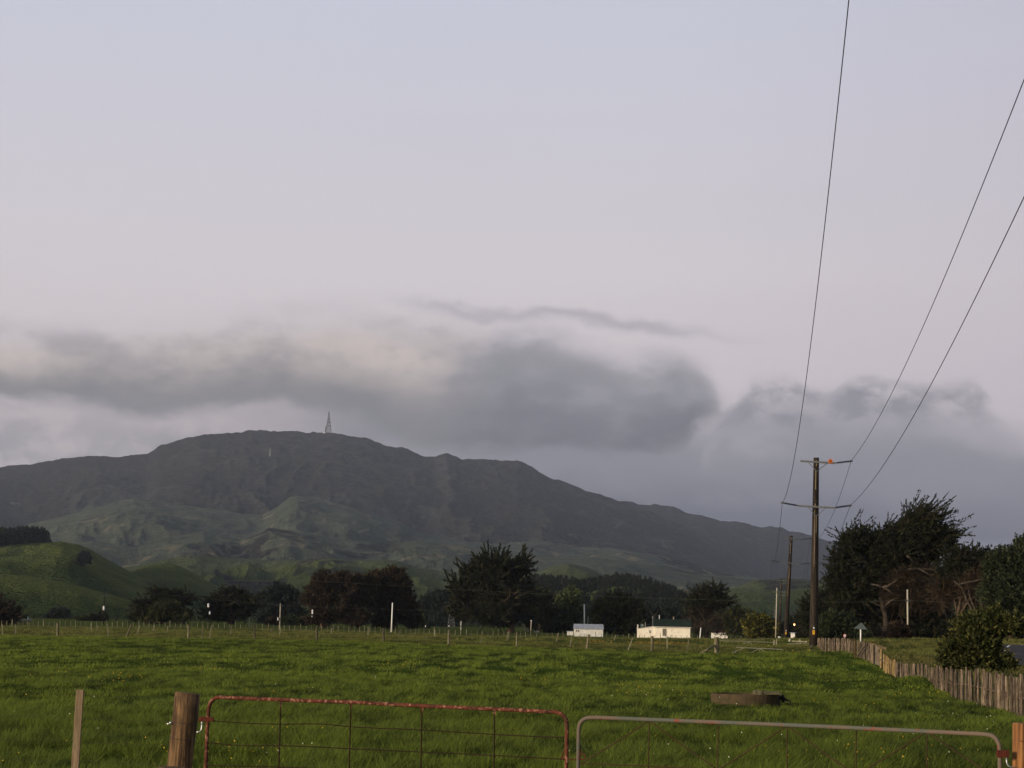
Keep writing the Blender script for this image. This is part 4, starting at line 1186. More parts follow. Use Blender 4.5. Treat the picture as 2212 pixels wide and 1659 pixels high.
tree('macrocarpa', 'dark macrocarpa with bare brown lower limbs right of the cottage', 'tree', 470, 1530,
     [(1532, 1280, 26, 13), (1520, 1292, 32, 15), (1550, 1296, 32, 14), (1530, 1308, 44, 16), (1505, 1320, 22, 14)], 'lf_dark', 850, trunk_w=0.35, bark='bark_pale', up=0.3, layered=6, group=TG, wind=(0.25, 0, 0),
     trunk=[(1528, 1380), (1527, 1355), (1530, 1330), (1534, 1300)],
     extra=[('dead_foliage', 'lf_twig', [(1512, 1325, 24, 16), (1545, 1335, 28, 22), (1500, 1345, 20, 16), (1530, 1355, 36, 18)], 330, dict(per=12, sl=1.8, sr=0.3, ll=0.9, lw=0.10, up=0.5))],
     bare=[(0.13, [(1527, 1350), (1515, 1325), (1502, 1310)]), (0.13, [(1529, 1345), (1545, 1330), (1566, 1322)]), (0.12, [(1527, 1360), (1540, 1346), (1560, 1344)])], **DK)
tree('shrub', 'brownish olive shrub with bare white stems right of the farm house', 'bush', 470, 1590,
     [(1595, 1326, 24, 13), (1588, 1342, 24, 16), (1612, 1338, 18, 16), (1596, 1360, 30, 14), (1620, 1366, 24, 12)], 'lf_olive', 420, trunk_w=0.12, bark='bark_pale', per=12, sl=1.2, sr=0.5, ll=0.7, lw=0.25, hollow=0.4, bare=[(0.09, [(1585, 1376), (1586, 1355), (1594, 1335)]), (0.09, [(1586, 1365), (1600, 1348), (1610, 1340)])])
tree('leafless_shrub', 'leafless grey shrub between the cottage and the farm house', 'bush', 455, 1512, [(1505, 1366, 14, 10), (1520, 1364, 12, 10)], 'lf_twig', 110, trunk_w=0.1, bark='bark_pale', per=10, sl=1.4, sr=0.25, ll=0.7, lw=0.07, hollow=0.3, up=0.9)
tree('golden_shrub', 'rounded golden-green shrub left of the row of tall poles', 'bush', 430, 1642,
     [(1640, 1340, 22, 12), (1625, 1352, 24, 14), (1655, 1352, 22, 16), (1640, 1364, 34, 16), (1665, 1370, 12, 12)], 'lf_gold', 520, trunk_w=0.25, per=14, sl=1.3, sr=0.32, ll=0.7, lw=0.26, flat=0.4, up=0.15)
tree('shrub', 'dark hedge-like shrub behind the row of tall poles', 'bush', 520, 1690, [(1690, 1362, 22, 16), (1715, 1358, 22, 20), (1740, 1350, 26, 26), (1668, 1358, 14, 12)], 'lf_dark', 420, trunk_w=0.2, per=13, sl=1.2, sr=0.5, ll=0.8, lw=0.34)
tree('shrub', 'small dark bush in front of the bright white shed', 'bush', 330, 1730, [(1742, 1374, 14, 10), (1731, 1380, 7, 4)], 'lf_dark', 240, trunk_w=0.1, limbs=2, per=13, sl=0.8, sr=0.3, ll=0.5, lw=0.2)

# ------------------------------------------------------------------ big trees on the right
RK = dict(per=22, sl=2.0, sr=0.15, ll=0.45, lw=0.14)
tree('conifer', 'dark conifer directly behind the foot of the tall pole', 'tree', 320, 1782,
     [(1785, 1290, 24, 26), (1765, 1305, 22, 18), (1752, 1318, 18, 12), (1780, 1320, 34, 26), (1760, 1345, 26, 22), (1795, 1350, 34, 30)], 'lf_dark', 1100, trunk_w=0.5, up=0.35, flat=0.5, layered=6, group='big trees on the right', **RK)
tree('macrocarpa', 'tallest macrocarpa on the right with wind-blown top above the white pole', 'tree', 275, 1914,
     [(1985, 1128, 20, 20), (2000, 1140, 34, 24), (1970, 1160, 42, 24), (2025, 1165, 30, 26), (1930, 1165, 34, 22), (1890, 1172, 28, 18), (1858, 1165, 24, 18), (1835, 1180, 26, 24), (1870, 1200, 48, 30), (1940, 1200, 56, 34), (2005, 1195, 46, 34),
      (1825, 1212, 24, 26), (1818, 1240, 22, 18), (1860, 1238, 40, 20), (1812, 1262, 20, 12), (1840, 1275, 40, 16), (1826, 1305, 30, 24, .5), (1868, 1290, 24, 10)], 'lf_dark', 5200,
     layered=8, trunk_w=0.42, bark='bark_pale', trunk=[(1912, 1382), (1914.6, 1351), (1913, 1330), (1907, 1310), (1903.5, 1293), (1908, 1277), (1906, 1262), (1920, 1235), (1938, 1205), (1955, 1172)], up=0.45, wind=(0.25, 0, 0), group='big trees on the right',
     hollow=0.55, limbs=18,
     extra=[('windblown_tips', 'lf_dark', [(1985, 1120, 26, 12), (2005, 1125, 22, 16), (2030, 1150, 20, 20), (2045, 1180, 16, 14), (1960, 1130, 14, 12), (1925, 1140, 10, 8), (1845, 1155, 16, 8)], 260, dict(per=46, sl=3.6, sr=0.13, ll=0.42, lw=0.13, up=0.7, wind=(1.2, 0, 0), hollow=0.75, gap=0.3)),
            ('dead_foliage', 'lf_twig', [(1985, 1240, 48, 26), (1940, 1250, 40, 22), (2010, 1270, 44, 28), (1960, 1290, 50, 16), (2030, 1300, 30, 16)], 1000, dict(per=16, sl=2.4, sr=0.22, ll=0.9, lw=0.055, up=0.1, wind=(-0.4, 0, 0), hollow=0.3)),
            ('inner_foliage', 'lf_dark', [(1985, 1245, 50, 26, .5), (1930, 1255, 50, 24, .8), (2010, 1275, 44, 30, .6), (1950, 1320, 60, 40, 1.2), (2020, 1335, 46, 34, 1.2), (1860, 1340, 46, 34, 1.3), (1900, 1350, 40, 30, 1.5)], 1700, dict(per=16, sl=1.5, sr=0.25, ll=0.5, lw=0.2, up=0.2, hollow=0.3))],
     bare=[(0.26, [(1907, 1270), (1917, 1267), (1931, 1258), (1944, 1247)]), (0.2, [(1906, 1268), (1894, 1264), (1880, 1262)]), (0.15, [(1910, 1270), (1922, 1276), (1931, 1288)]), (0.14, [(1913, 1308), (1925, 1297), (1945, 1290)]),
           (0.18, [(1958, 1230), (1985, 1228), (2010, 1230), (2035, 1240)]), (0.15, [(1985, 1228), (2005, 1240), (2020, 1252)]), (0.14, [(1958, 1200), (1970, 1210), (1985, 1220)])], **RK)
t18 = tree('windswept_tree', 'flat windswept macrocarpa with thick lit trunk and hanging dead brown branches', 'tree', 262, 2070,
     [(2075, 1212, 30, 11), (2110, 1210, 34, 10), (2140, 1216, 20, 12), (2090, 1228, 44, 16, .5), (2060, 1238, 30, 14, .6)], 'lf_dark', 1100, layered=8, trunk_w=0.42, bark='bark_light',
     trunk=[(2069, 1387), (2070, 1360), (2070, 1335), (2073, 1308), (2080, 1280), (2092, 1245)], up=0.5, wind=(0.6, 0, 0), group='big trees on the right', limbs=16,
     extra=[('dead_foliage', 'lf_twig', [(2060, 1262, 40, 22, .5), (2105, 1262, 42, 24), (2095, 1290, 34, 20, .4), (2130, 1285, 30, 26), (2036, 1285, 22, 20, .5)], 950, dict(per=16, sl=2.2, sr=0.22, ll=0.9, lw=0.055, up=0.1, wind=(0.2, 0, 0), hollow=0.2)),
            ('inner_foliage', 'lf_dark', [(2060, 1262, 40, 22, 1.0), (2110, 1265, 42, 26, 1.0), (2125, 1300, 34, 30, 1.2)], 500, dict(per=14, sl=1.4, sr=0.25, ll=0.5, lw=0.2, up=0.2, hollow=0.3))],
     bare=[(0.22, [(2113, 1345), (2100, 1320), (2088, 1295), (2078, 1270), (2060, 1255)]), (0.16, [(2118, 1350), (2108, 1320), (2095, 1290), (2090, 1262)]), (0.13, [(2128, 1322), (2120, 1306), (2104, 1290)]), (0.12, [(2070, 1262), (2100, 1256), (2140, 1248), (2158, 1245)])], bare_mat='bark_pale', **RK)
tree('gum_tree', 'grey-green leafy tree filling the right edge above the road', 'tree', 250, 2180,
     [(2205, 1200, 18, 24), (2172, 1212, 28, 18), (2150, 1225, 18, 18), (2190, 1240, 40, 34), (2150, 1262, 28, 30), (2200, 1280, 44, 38), (2160, 1300, 34, 28), (2225, 1240, 34, 46), (2214, 1175, 7, 12)], 'lf_green', 2400, trunk_w=0.4, up=0.7, group='big trees on the right', hollow=0.55, per=16, sl=1.2, sr=0.28, ll=0.45, lw=0.18)
tree('shrub', 'dark undergrowth filling the space behind the white pole', 'bush', 292, 1990, [(1950, 1350, 50, 34), (2010, 1345, 50, 40), (2040, 1365, 46, 24), (1975, 1372, 60, 14), (2110, 1360, 50, 28), (2170, 1365, 50, 22), (2215, 1350, 40, 34)], 'lf_dark', 1700, trunk_w=0.2, per=14, sl=1.2, sr=0.4, ll=0.55, lw=0.24, hollow=0.3)
tree('shrub', 'greyish green shrub right of the tall pole behind the paling fence', 'bush', 235, 1805, [(1800, 1345, 22, 15), (1785, 1360, 20, 16), (1825, 1355, 24, 18), (1800, 1372, 34, 12), (1850, 1366, 18, 14)], 'lf_green', 800, trunk_w=0.15, per=14, sl=0.9, sr=0.3, ll=0.42, lw=0.15, up=0.5)
tree('shrub', 'round russet shrub between the bare trunk and the white pole', 'bush', 245, 1940, [(1940, 1366, 20, 15), (1925, 1372, 14, 10), (1955, 1374, 12, 8)], 'lf_brown', 420, trunk_w=0.1, per=13, sl=0.7, sr=0.28, ll=0.4, lw=0.16)
tree('leafless_shrub', 'low dead branches at the left foot of the bare pale trunk', 'bush', 240, 1895, [(1893, 1368, 16, 12), (1905, 1372, 10, 10)], 'lf_twig', 60, trunk_w=0.08, bark='bark_pale', per=10, sl=1.0, sr=0.2, ll=0.5, lw=0.05, hollow=0.3, bare=[(0.09, [(1908, 1376), (1905, 1355), (1900, 1350)]), (0.08, [(1902, 1372), (1893, 1350), (1882, 1352)])])
tree('coprosma_bush', 'dense olive-leaved bush right behind the paling fence beside the road', 'bush', 93, 2105,
     [(2110, 1345, 26, 16), (2135, 1338, 36, 14), (2085, 1362, 24, 20), (2120, 1368, 34, 22), (2100, 1395, 46, 24), (2070, 1412, 34, 22), (2122, 1408, 30, 22), (2060, 1432, 28, 18), (2105, 1432, 50, 20), (2145, 1430, 30, 20), (2172, 1438, 14, 10), (2170, 1352, 28, 12), (2150, 1336, 30, 13), (2195, 1342, 28, 17)], 'lf_hedge', 3800, trunk_w=0.06, limbs=14,
     per=16, sl=0.42, sr=0.10, ll=0.15, lw=0.075, up=0.3, hollow=0.5)

# lone tree on the left hill, and the plantations
def on_hill(x, y, hits=(600, 3000), n=900):
    """where the view ray through (x, y) meets the hills"""
    d = ray(x, y)
    e, a = d[2] / math.hypot(d[0], d[1]), math.atan2(d[0], d[1])
    rr = np.linspace(hits[0], hits[1], n)
    H = hills(np.full(n, a), rr)
    ok = np.nonzero(H >= CAMZ + e * rr)[0]
    r = rr[ok[0]] if len(ok) else rr[-1]
    return Vector((r * math.sin(a), r * math.cos(a), float(H[ok[0]] if len(ok) else H[-1])))
pt = on_hill(182, 1226)
ot = thing('round_tree', 'lone dark tree on the bare left hillside', 'tree', pt)
v, f, ti = crown_mesh([((0, 0, 4.5), (4.0, 3.5, 4.0)), ((-1.8, 0, 3.2), (3.0, 2.6, 2.6))], 260, 14, 1.2, 0.4, 1.0, 0.5)
np_mesh('crown', v, f, M['lf_blue'], parent=ot, attrs={'tint': ti})
mb = MB()
mb.tube([(0, 0, -1), (0, 0, 2), (0.2, 0, 4)], [0.5, 0.35, 0.15], 7)
mb.build('trunk', M['bark'], ot)

def plantation(name, label, pts, hmin, hmax, per=90, mat='lf_pine'):
    vs, tis = [], []
    for (x, y, z) in pts:
        h_ = rnd.uniform(hmin, hmax)
        wd = h_ * rnd.uniform(0.20, 0.28)
        tt = rng.random(per) ** 0.8
        an = rng.random(per) * 2 * math.pi
        rd = wd * (1.05 - tt) * rng.uniform(0.5, 1.15, per)
        c = np.stack([x + rd * np.cos(an), y + rd * np.sin(an), z + h_ * (0.05 + 0.93 * tt)], 1)
        ax = np.stack([np.cos(an), np.sin(an), rng.uniform(0.1, 1.2, per)], 1)
        ax[-3:] = (0, 0, 1)
        ax /= np.linalg.norm(ax, axis=1, keepdims=True)
        vs.append(leaf_quads(c, ax, np.full(per, h_ * 0.22), np.full(per, h_ * 0.11)))
        tis.append(np.full(per * 4, rnd.random()))
    v = np.concatenate(vs)
    return stuff(np_mesh(name, v, quads(len(v) // 4), M[mat], attrs={'tint': np.concatenate(tis)}), label, 'forest')
pts = []
while len(pts) < 420:
    x = rnd.uniform(-90, 104)
    rr_ = rnd.uniform(1500 + max(0, x) * 0.9, 1700)
    a = azel(x, 1170)[0]
    q = (rr_ * math.sin(a), rr_ * math.cos(a))
    pts.append((q[0], q[1], float(hills(np.array([a]), np.array([rr_]))[0]) - 0.5 - 5.0 * max(0.0, (x - 72) / 34) ** 2))
plantation('pine_plantation', 'dark block of pines on top of the left hill', pts, 9.5, 13.5)
pts = []
while len(pts) < 1100:
    x = rnd.uniform(1120, 1505)
    rr_ = rnd.uniform(900, 1330)
    a = azel(x, 1250)[0]
    q = (rr_ * math.sin(a), rr_ * math.cos(a))
    cl = float(fbm(np.array([q[0] / 55]), np.array([q[1] / 55]), 3, 240)[0])
    if cl > 0.52 and rnd.random() < 0.93:
        continue
    pts.append((q[0], q[1], float(hills(np.array([a]), np.array([rr_]))[0]) - 0.5))
plantation('hill_forest', 'dark pine and scrub forest covering the low hill behind the cottage', pts, 3.5, 6.5)
pts = []
for k in range(340):
    x = rnd.uniform(1580, 1860)
    rr_ = rnd.uniform(640, 800)
    a = azel(x, 1330)[0]
    pts.append((rr_ * math.sin(a), rr_ * math.cos(a), float(hills(np.array([a]), np.array([rr_]))[0]) - 0.5))
plantation('valley_bush', 'dim scrub at the foot of the hills behind the row of poles', pts, 2.0, 4.2, 60)
pts = []
for k in range(420):
    x = rnd.uniform(70, 1500)
    rr_ = rnd.uniform(560, 700)
    a = azel(x, 1330)[0]
    X, Y = rr_ * math.sin(a), rr_ * math.cos(a)
    pts.append((X, Y, gz(X, Y) - 0.3))
plantation('hedgerow', 'low broken line of dark scrub along the far side of the flat', pts, 0.7, 2.0, 40)

# ------------------------------------------------------------------ mid fence: leaning posts and battens
def mid_r(x):
    return float(np.interp(x, [-60, 0, 125, 406, 684, 830, 970, 1267, 1408, 1548, 1690], [197, 197, 195, 190, 187, 184, 180, 175, 172, 167, 163]))
fb = G(700, mid_r(700))
mf = rooted('wire_fence', 'old wire fence with leaning posts and hanging battens across the middle of the paddock', 'fence', fb)
POSTS = [((124.6, 1345), (124.6, 1376), 6.0), ((283.7, 1350), (269.8, 1380), 4.2), ((406.7, 1349), (406.7, 1380), 4.4), ((549.6, 1350.5), (550.6, 1380), 4.2), ((684.3, 1356), (684.3, 1385), 5.8),
         ((828.7, 1356.5), (828.7, 1387), 5.2), ((970, 1360.5), (969.5, 1393), 5.4), ((1116.4, 1365), (1116.4, 1395), 3.6), ((1272, 1370.5), (1266.5, 1402), 5.2), ((1409, 1374), (1408, 1409), 6.8)]
BATT = [((5.2, 1348.7), (5.2, 1376), 2.2), ((33.7, 1348.7), (33.7, 1370), 2.6), ((63.5, 1345), (63.5, 1359), 1.6), ((197, 1345.5), (197, 1364), 2), ((210.8, 1351), (209.8, 1362), 2), ((232, 1347.5), (234, 1376), 1.8),
        ((301.6, 1351), (295.6, 1371), 1.9), ((333.3, 1351), (330, 1363), 2.2), ((362.5, 1352), (361, 1364), 2), ((439.4, 1352), (435.5, 1378.5), 2), ((457.3, 1351), (452.3, 1378.5), 2), ((500, 1351.5), (498.6, 1369), 2),
        ((587, 1358), (584, 1369), 1.8), ((606, 1354), (604, 1371), 2), ((715.8, 1357), (715.8, 1369), 2.2), ((795.2, 1354.5), (795, 1372), 2.2), ((863, 1361), (861, 1376), 1.6), ((939, 1360.5), (939, 1375), 2.8), ((1042, 1365), (1038.8, 1388), 2),
        ((1097.6, 1365), (1096.6, 1383), 2.4), ((1204.8, 1368), (1201.6, 1385), 2.2), ((1235, 1374), (1231, 1397), 2.2), ((1330, 1371), (1326, 1384), 2), ((1367, 1378), (1356.7, 1404), 2.5), ((1441, 1375), (1441, 1401), 2.6), ((1487.9, 1380), (1484, 1414), 2.4)]
for (tp, bt, wd) in POSTS:
    r = mid_r(bt[0])
    a, c = W(bt[0], bt[1], r), W(tp[0], tp[1], r)
    a.z -= 0.25
    mb = MB()
    mb.tube([a, a.lerp(c, 0.5) + Vector((rnd.uniform(-.01, .01), 0, 0)), c], [wd * px(r) * 0.54, wd * px(r) * 0.5, wd * px(r) * 0.44], 9, jitter=0.06, seed=int(bt[0]))
    mb.build('post', M['midpost'], mf, smooth=False)
for (tp, bt, wd) in BATT:
    r = mid_r(bt[0])
    a, c = W(bt[0], bt[1], r), W(tp[0], tp[1], r)
    mb = MB()
    mb.beam(a, c, wd * px(r), 0.045)
    mb.build('batten', M['farpost'], mf)
for k, hgt in enumerate((0.28, 0.52, 0.76, 1.0)):
    xs = [-60, 0] + [p[1][0] for p in POSTS] + [1548]
    pts_ = []
    for x in xs:
        r = mid_r(x)
        g_ = W(x, np.interp(x, [c[0] for c in ctrl[13:23]], [c[1] for c in ctrl[13:23]]), r)
        pts_.append(Vector((g_.x, g_.y, g_.z + hgt)))
    full = []
    for a, c in zip(pts_[:-1], pts_[1:]):
        for q in range(4):
            full.append(a.lerp(c, q / 4) - Vector((0, 0, 0.05 * math.sin(math.pi * q / 4))))
    full.append(pts_[-1])
    mb = MB()
    mb.tube(full, 0.004, 4)
    mb.build('wire', M['wire'], mf)
# corner strainer and its stay
r = 167
sp = rooted('strainer_post', 'stout mossy corner post with a slanting stay at the right end of the mid fence', 'post', G(1548, r))
mb = MB()
mb.tube([W(1548.5, 1419, r), W(1548, 1395, r), W(1547.8, 1376, r)], [0.185, 0.175, 0.165], 12, jitter=0.05, seed=4)
mb.build('post', M['midpost'], sp)
mb = MB()
mb.tube([W(1508, 1415.5, r - 1), W(1528, 1403, r - 1), W(1543, 1394.5, r - 0.2)], [0.085, 0.08, 0.075], 8, jitter=0.05)
mb.build('stay', M['midpost'], sp)

# far fence, a long even row of thin posts: left and right runs
def far_base(x):
    return float(np.interp(x, [0, 263, 462, 614, 950, 1153, 1250, 1372, 1514, 1650], [1353, 1354.5, 1357, 1361, 1371, 1377, 1380, 1381.5, 1385, 1387]))
def far_run(label, x0, x1):
    r = 430
    fo = rooted('post_and_wire_fence', label, 'fence', G((x0 + x1) / 2, r))
    x, i = x0, 0
    tops = []
    while x < x1:
        g_ = G(x, r)
        big_ = (i % 6 == 3)
        h_ = (1.28 if big_ else 1.02) + rnd.uniform(-0.08, 0.08)
        wd = 0.15 if big_ else 0.085
        mb = MB()
        lean = Vector((rnd.uniform(-.05, .05), rnd.uniform(-.04, .04), 0))
        mb.beam(g_ - Vector((0, 0, 0.15)), g_ + Vector((0, 0, h_)) + lean, wd * rnd.uniform(0.8, 1.2), 0.07)
        mb.build('post' if big_ else 'batten', M['farpost'], fo)
        tops.append(g_)
        x += rnd.uniform(10.4, 12.6)
        i += 1
    for hh_ in (0.35, 0.65, 0.95):
        mb = MB()
        mb.tube([p + Vector((0, 0, hh_)) for p in tops], 0.005, 4)
        mb.build('wire', M['wire'], fo)
far_run('long far fence of thin posts running left of the largest macrocarpa', -8, 900)
far_run('long far fence of thin posts running from the largest macrocarpa to the tall poles', 905, 1665)

# ------------------------------------------------------------------ two sagging far gates and the rail fence by the pole
def pipe_gate(name, label, TL, TR, BL, BR, r0, r1, mat, rad, diags, parent=None):
    def P(x, y):
        q = (x - TL[0]) / (TR[0] - TL[0])
        return W(x, y, r0 + (r1 - r0) * q)
    o = rooted(name, label, 'gate', P(*BL))
    mb = MB()
    mb.tube([P(*BL), P(*TL), P(*TR), P(*BR)], rad, 6)
    mb.build('frame', M[mat], o)
    mb = MB()
    for a, c in diags:
        mb.tube([P(*a), P(*c)], rad * 0.9, 5)
    mb.build('brace', M[mat], o)
    return o
M['gate_far'] = flat_mat('dull galvanised pipe', (0.20, 0.20, 0.15), 0.6, 0.2)
pipe_gate('pipe_gate', 'front sagging pipe gate just right of the strainer post', (1589.6, 1398.4), (1690, 1402.8), (1588.5, 1420), (1690.5, 1417), 166.5, 164, 'gate_far', 0.026,
          [((1640, 1400.6), (1606, 1420)), ((1640, 1400.6), (1668, 1416)), ((1641, 1400.6), (1641.5, 1418)), ((1608, 1399.2), (1569, 1416))])
pipe_gate('pipe_gate', 'rear pipe gate standing behind the sagging one', (1556, 1383.4), (1672, 1388), (1556, 1395), (1672, 1399), 215, 214, 'gate_far', 0.03,
          [((1617, 1386), (1596, 1396)), ((1617, 1386), (1634, 1397)), ((1617.5, 1386), (1617.5, 1397))])
def posts_thing(name, label, cat, items, r, mat, rad):
    o = rooted(name, label, cat, W(items[0][1][0], items[0][1][1], r))
    return o
def single_post(label, tp, bt, wd, r, mat='farpost', name='fence_post', cat='post', group=None, sink=0.3, n=9):
    a, c = W(bt[0], bt[1], r), W(tp[0], tp[1], r)
    a.z -= sink
    mb = MB()
    mb.tube([a, a.lerp(c, 0.55), c], [wd * px(r) * 0.54, wd * px(r) * 0.5, wd * px(r) * 0.46], n, jitter=0.05, seed=int(bt[0]))
    o = mb.build(name, M[mat], None, origin=a)
    return tag(o, label, cat, group)
single_post('yellowish gate post at the right end of the rear gate', (1673, 1382), (1673, 1396), 4.5, 214)
single_post('greyer gate post standing just right of the yellowish one', (1678, 1380.5), (1678, 1394), 3.6, 216)
single_post('pale crooked stump left of the bright white shed', (1706.5, 1379.5), (1704, 1393), 5.0, 230, 'cpole', 'stump', 'stump')
rfo = rooted('rail_fence', 'low wooden rail fence running up to the foot of the tall pole', 'fence', W(1728, 1398, 190))
for tp, bt, wd in (((1728.5, 1380.5), (1728, 1398.5), 5.5), ((1722, 1384), (1722, 1399), 3.0), ((1740.5, 1385), (1740.5, 1398), 3.5)):
    mb = MB()
    a, c = W(bt[0], bt[1], 190), W(tp[0], tp[1], 190)
    mb.tube([a - Vector((0, 0, .3)), c], [wd * px(190) * 0.5, wd * px(190) * 0.46], 8, jitter=0.05)
    mb.build('post', M['farpost'], rfo)
for a, c in (((1702, 1390.8), (1765, 1388.2)), ((1711, 1385.0), (1744, 1386.0)), ((1733, 1392.5), (1752, 1393.2))):
    mb = MB()
    mb.beam(W(*a, 189.7), W(*c, 188.5), 0.09, 0.05)
    mb.build('rail', M['farpost'], rfo)
rail2 = rooted('rail_fence', 'single rail fence behind the rear gate by the shrubs', 'fence', W(1600, 1386, 240))
mb = MB()
mb.beam(W(1560, 1381.6, 240), W(1652, 1381.6, 240), 0.07, 0.05)
mb.build('rail', M['farpost'], rail2)
for x, yt, yb, wd in ((1598.5, 1378.8, 1389, 4.0), (1557, 1380, 1389, 2.2), (1631, 1380, 1391, 2), (1641, 1381, 1390, 1.6)):
    mb = MB()
    a, c = W(x, yb, 240), W(x, yt, 240)
    mb.tube([a - Vector((0, 0, .2)), c], wd * px(240) * 0.5, 8)
    mb.build('post', M['farpost'], rail2)

# ------------------------------------------------------------------ fence of split palings on the right
pal_base = G(2100, 73)
pf = rooted('paling_fence', 'weathered fence of rough split posts curving down the right side of the paddock', 'fence', pal_base)
P_ = PAL[::-1]
_px = [p[0] for p in P_]
def pal_at(x):
    return tuple(float(np.interp(x, _px, [p[i] for p in P_])) for i in (1, 2, 3))
x = 1769.0
palings = []
while x < 2226:
    yt, yb, r = pal_at(x)
    wpx = rnd.choice([4.6, 5.6, 6.4, 7.6, 9.0, 10.2]) if x > 1935 else rnd.uniform(3.6, 6.4)
    if 1886 < x < 1899:
        x += 6
        continue
    a = W(x, yb, r)
    g0 = Vector((a.x, a.y, min(a.z, gz(a.x, a.y)) - 0.15))
    hgt = (yb - yt) * px(r) * rnd.uniform(0.93, 1.06)
    lean = Vector((rnd.uniform(-.025, .025), rnd.uniform(-.03, .03), 0))
    c = a + Vector((0, 0, hgt)) + lean * hgt
    wd = wpx * px(r)
    mb = MB()
    sd_ = int(x * 7)
    if rnd.random() < 0.45:      # round post with a rough shape
        mb.tube([g0, a.lerp(c, 0.35), a.lerp(c, 0.75), c], [wd * 0.5, wd * 0.52, wd * 0.46, wd * 0.43], 8, jitter=0.13, seed=sd_)
    else:                        # split slab
        k0 = len(mb.v)
        M_ = Matrix.Rotation(rnd.uniform(-0.5, 0.5), 3, 'Z')
        mb.tube([g0, a.lerp(c, 0.4), a.lerp(c, 0.8), c], [wd * 0.52, wd * 0.5, wd * 0.5, wd * 0.44], 6, jitter=0.16, seed=sd_)
        axc = a
        mb.v = [tuple(Vector((axc.x, axc.y, 0)) + M_ @ Vector(((q[0] - axc.x) * 1.0, (q[1] - axc.y) * 0.45, q[2]))) for q in mb.v]
    if rnd.random() < 0.5:       # sloping or snapped top
        zt = max(q[2] for q in mb.v)
        mb.v = [(q[0], q[1], q[2] - (abs(q[0] - c.x) / wd * 0.10 if q[2] > zt - 0.05 and q[0] > c.x else 0)) for q in mb.v]
    o = mb.build('paling', M['paling_y'] if 1902 < x < 1936 and rnd.random() < 0.8 else M['paling'], pf)
    palings.append((a, c))
    x += wpx * rnd.uniform(0.88, 1.06) + (rnd.uniform(1, 2.5) if rnd.random() < 0.12 else 0)
for fr_ in (0.5,):
    mb = MB()
    pts_ = [a.lerp(c, fr_) + Vector((0.06, 0.10, 0)) for a, c in palings if True]
    pts_ = pts_[::3] + [pts_[-1]]
    for q, w_ in zip(pts_[:-1], pts_[1:]):
        mb.beam(q, w_, 0.04, 0.07)
    mb.build('rail', M['bark'], pf)
# silvered plank panel, and two poles leaning on the fence
r = 111.5
pn = rooted('plank_gate', 'silvered plank gate with top rail set in the paling fence', 'gate', W(1890, 1434, r))
A, B_ = (1884.8, 1390.8, 1434), (1899, 1397.4, 1437)
nb = 5
for k in range(nb):
    f0, f1 = k / nb, (k + 0.93) / nb
    def Q(f, top):
        x_ = A[0] + (B_[0] - A[0]) * f
        y_ = (A[1] + (B_[1] - A[1]) * f) if top else (A[2] + (B_[2] - A[2]) * f)
        return W(x_, y_, r)
    a0, a1, b0, b1 = Q(f0, 0), Q(f1, 0), Q(f0, 1), Q(f1, 1)
    off = Vector((0.0, 0.035, 0))
    mb = MB()
    mb.add([a0, a1, a1 + off, a0 + off, b0, b1, b1 + off, b0 + off], [(3, 2, 1, 0), (4, 5, 6, 7), (0, 1, 5, 4), (1, 2, 6, 5), (2, 3, 7, 6), (3, 0, 4, 7)])
    mb.build('board', M['grey_board'], pn)
mb = MB()
mb.beam(W(1883.5, 1390.6, r - .1), W(1914.5, 1400.2, r - .1), 0.07, 0.05)
mb.beam(W(1899.2, 1399.0, r - .1), W(1914, 1402.5, r - .1), 0.05, 0.04)
mb.build('top_rail', M['batten'], pn)
mb = MB()
mb.beam(W(1899.5, 1398, r - .06), W(1899.8, 1438, r - .06), 0.06, 0.05)
mb.beam(W(1885.2, 1391, r - .06), W(1885.6, 1434, r - .06), 0.05, 0.05)
mb.build('stile', M['batten'], pn)
mb = MB()
mb.beam(W(1898, 1403, r - .12), W(1893, 1427, r - .12), 0.035, 0.03)
mb.build('brace', M['batten'], pn)
for k, (tp, bt) in enumerate((((1873.5, 1388), (1851, 1419)), ((1876, 1389.5), (1857, 1420.5)))):
    a, c = W(*bt, 121), W(*tp, 122.5)
    mb = MB()
    mb.tube([a, a.lerp(c, .5), c], [0.042, 0.046, 0.038], 8, jitter=0.05, seed=k)
    o = mb.build('leaning_pole', M['batten'], None, origin=a)
    tag(o, ['left one of two thin poles leaning against the paling fence', 'right one of two thin poles leaning against the paling fence'][k], 'pole', 'poles leaning on the paling fence')
single_post('thicker dark post standing proud of the far palings', (1847, 1380.5), (1847.5, 1418), 4.4, 124, 'post')
# guy wire of the tall pole
mb = MB()
mb.tube([W(1717, 1430, 150), W(1737, 1411.5, 157.3), W(1757, 1392.5, 164.7)], 0.022, 6)
tag(mb.build('guy_wire', M['gate_far'], None, origin=W(1717, 1430, 150)), 'pale slanting stay wire from the foot of the tall pole down into the grass', 'stay wire')

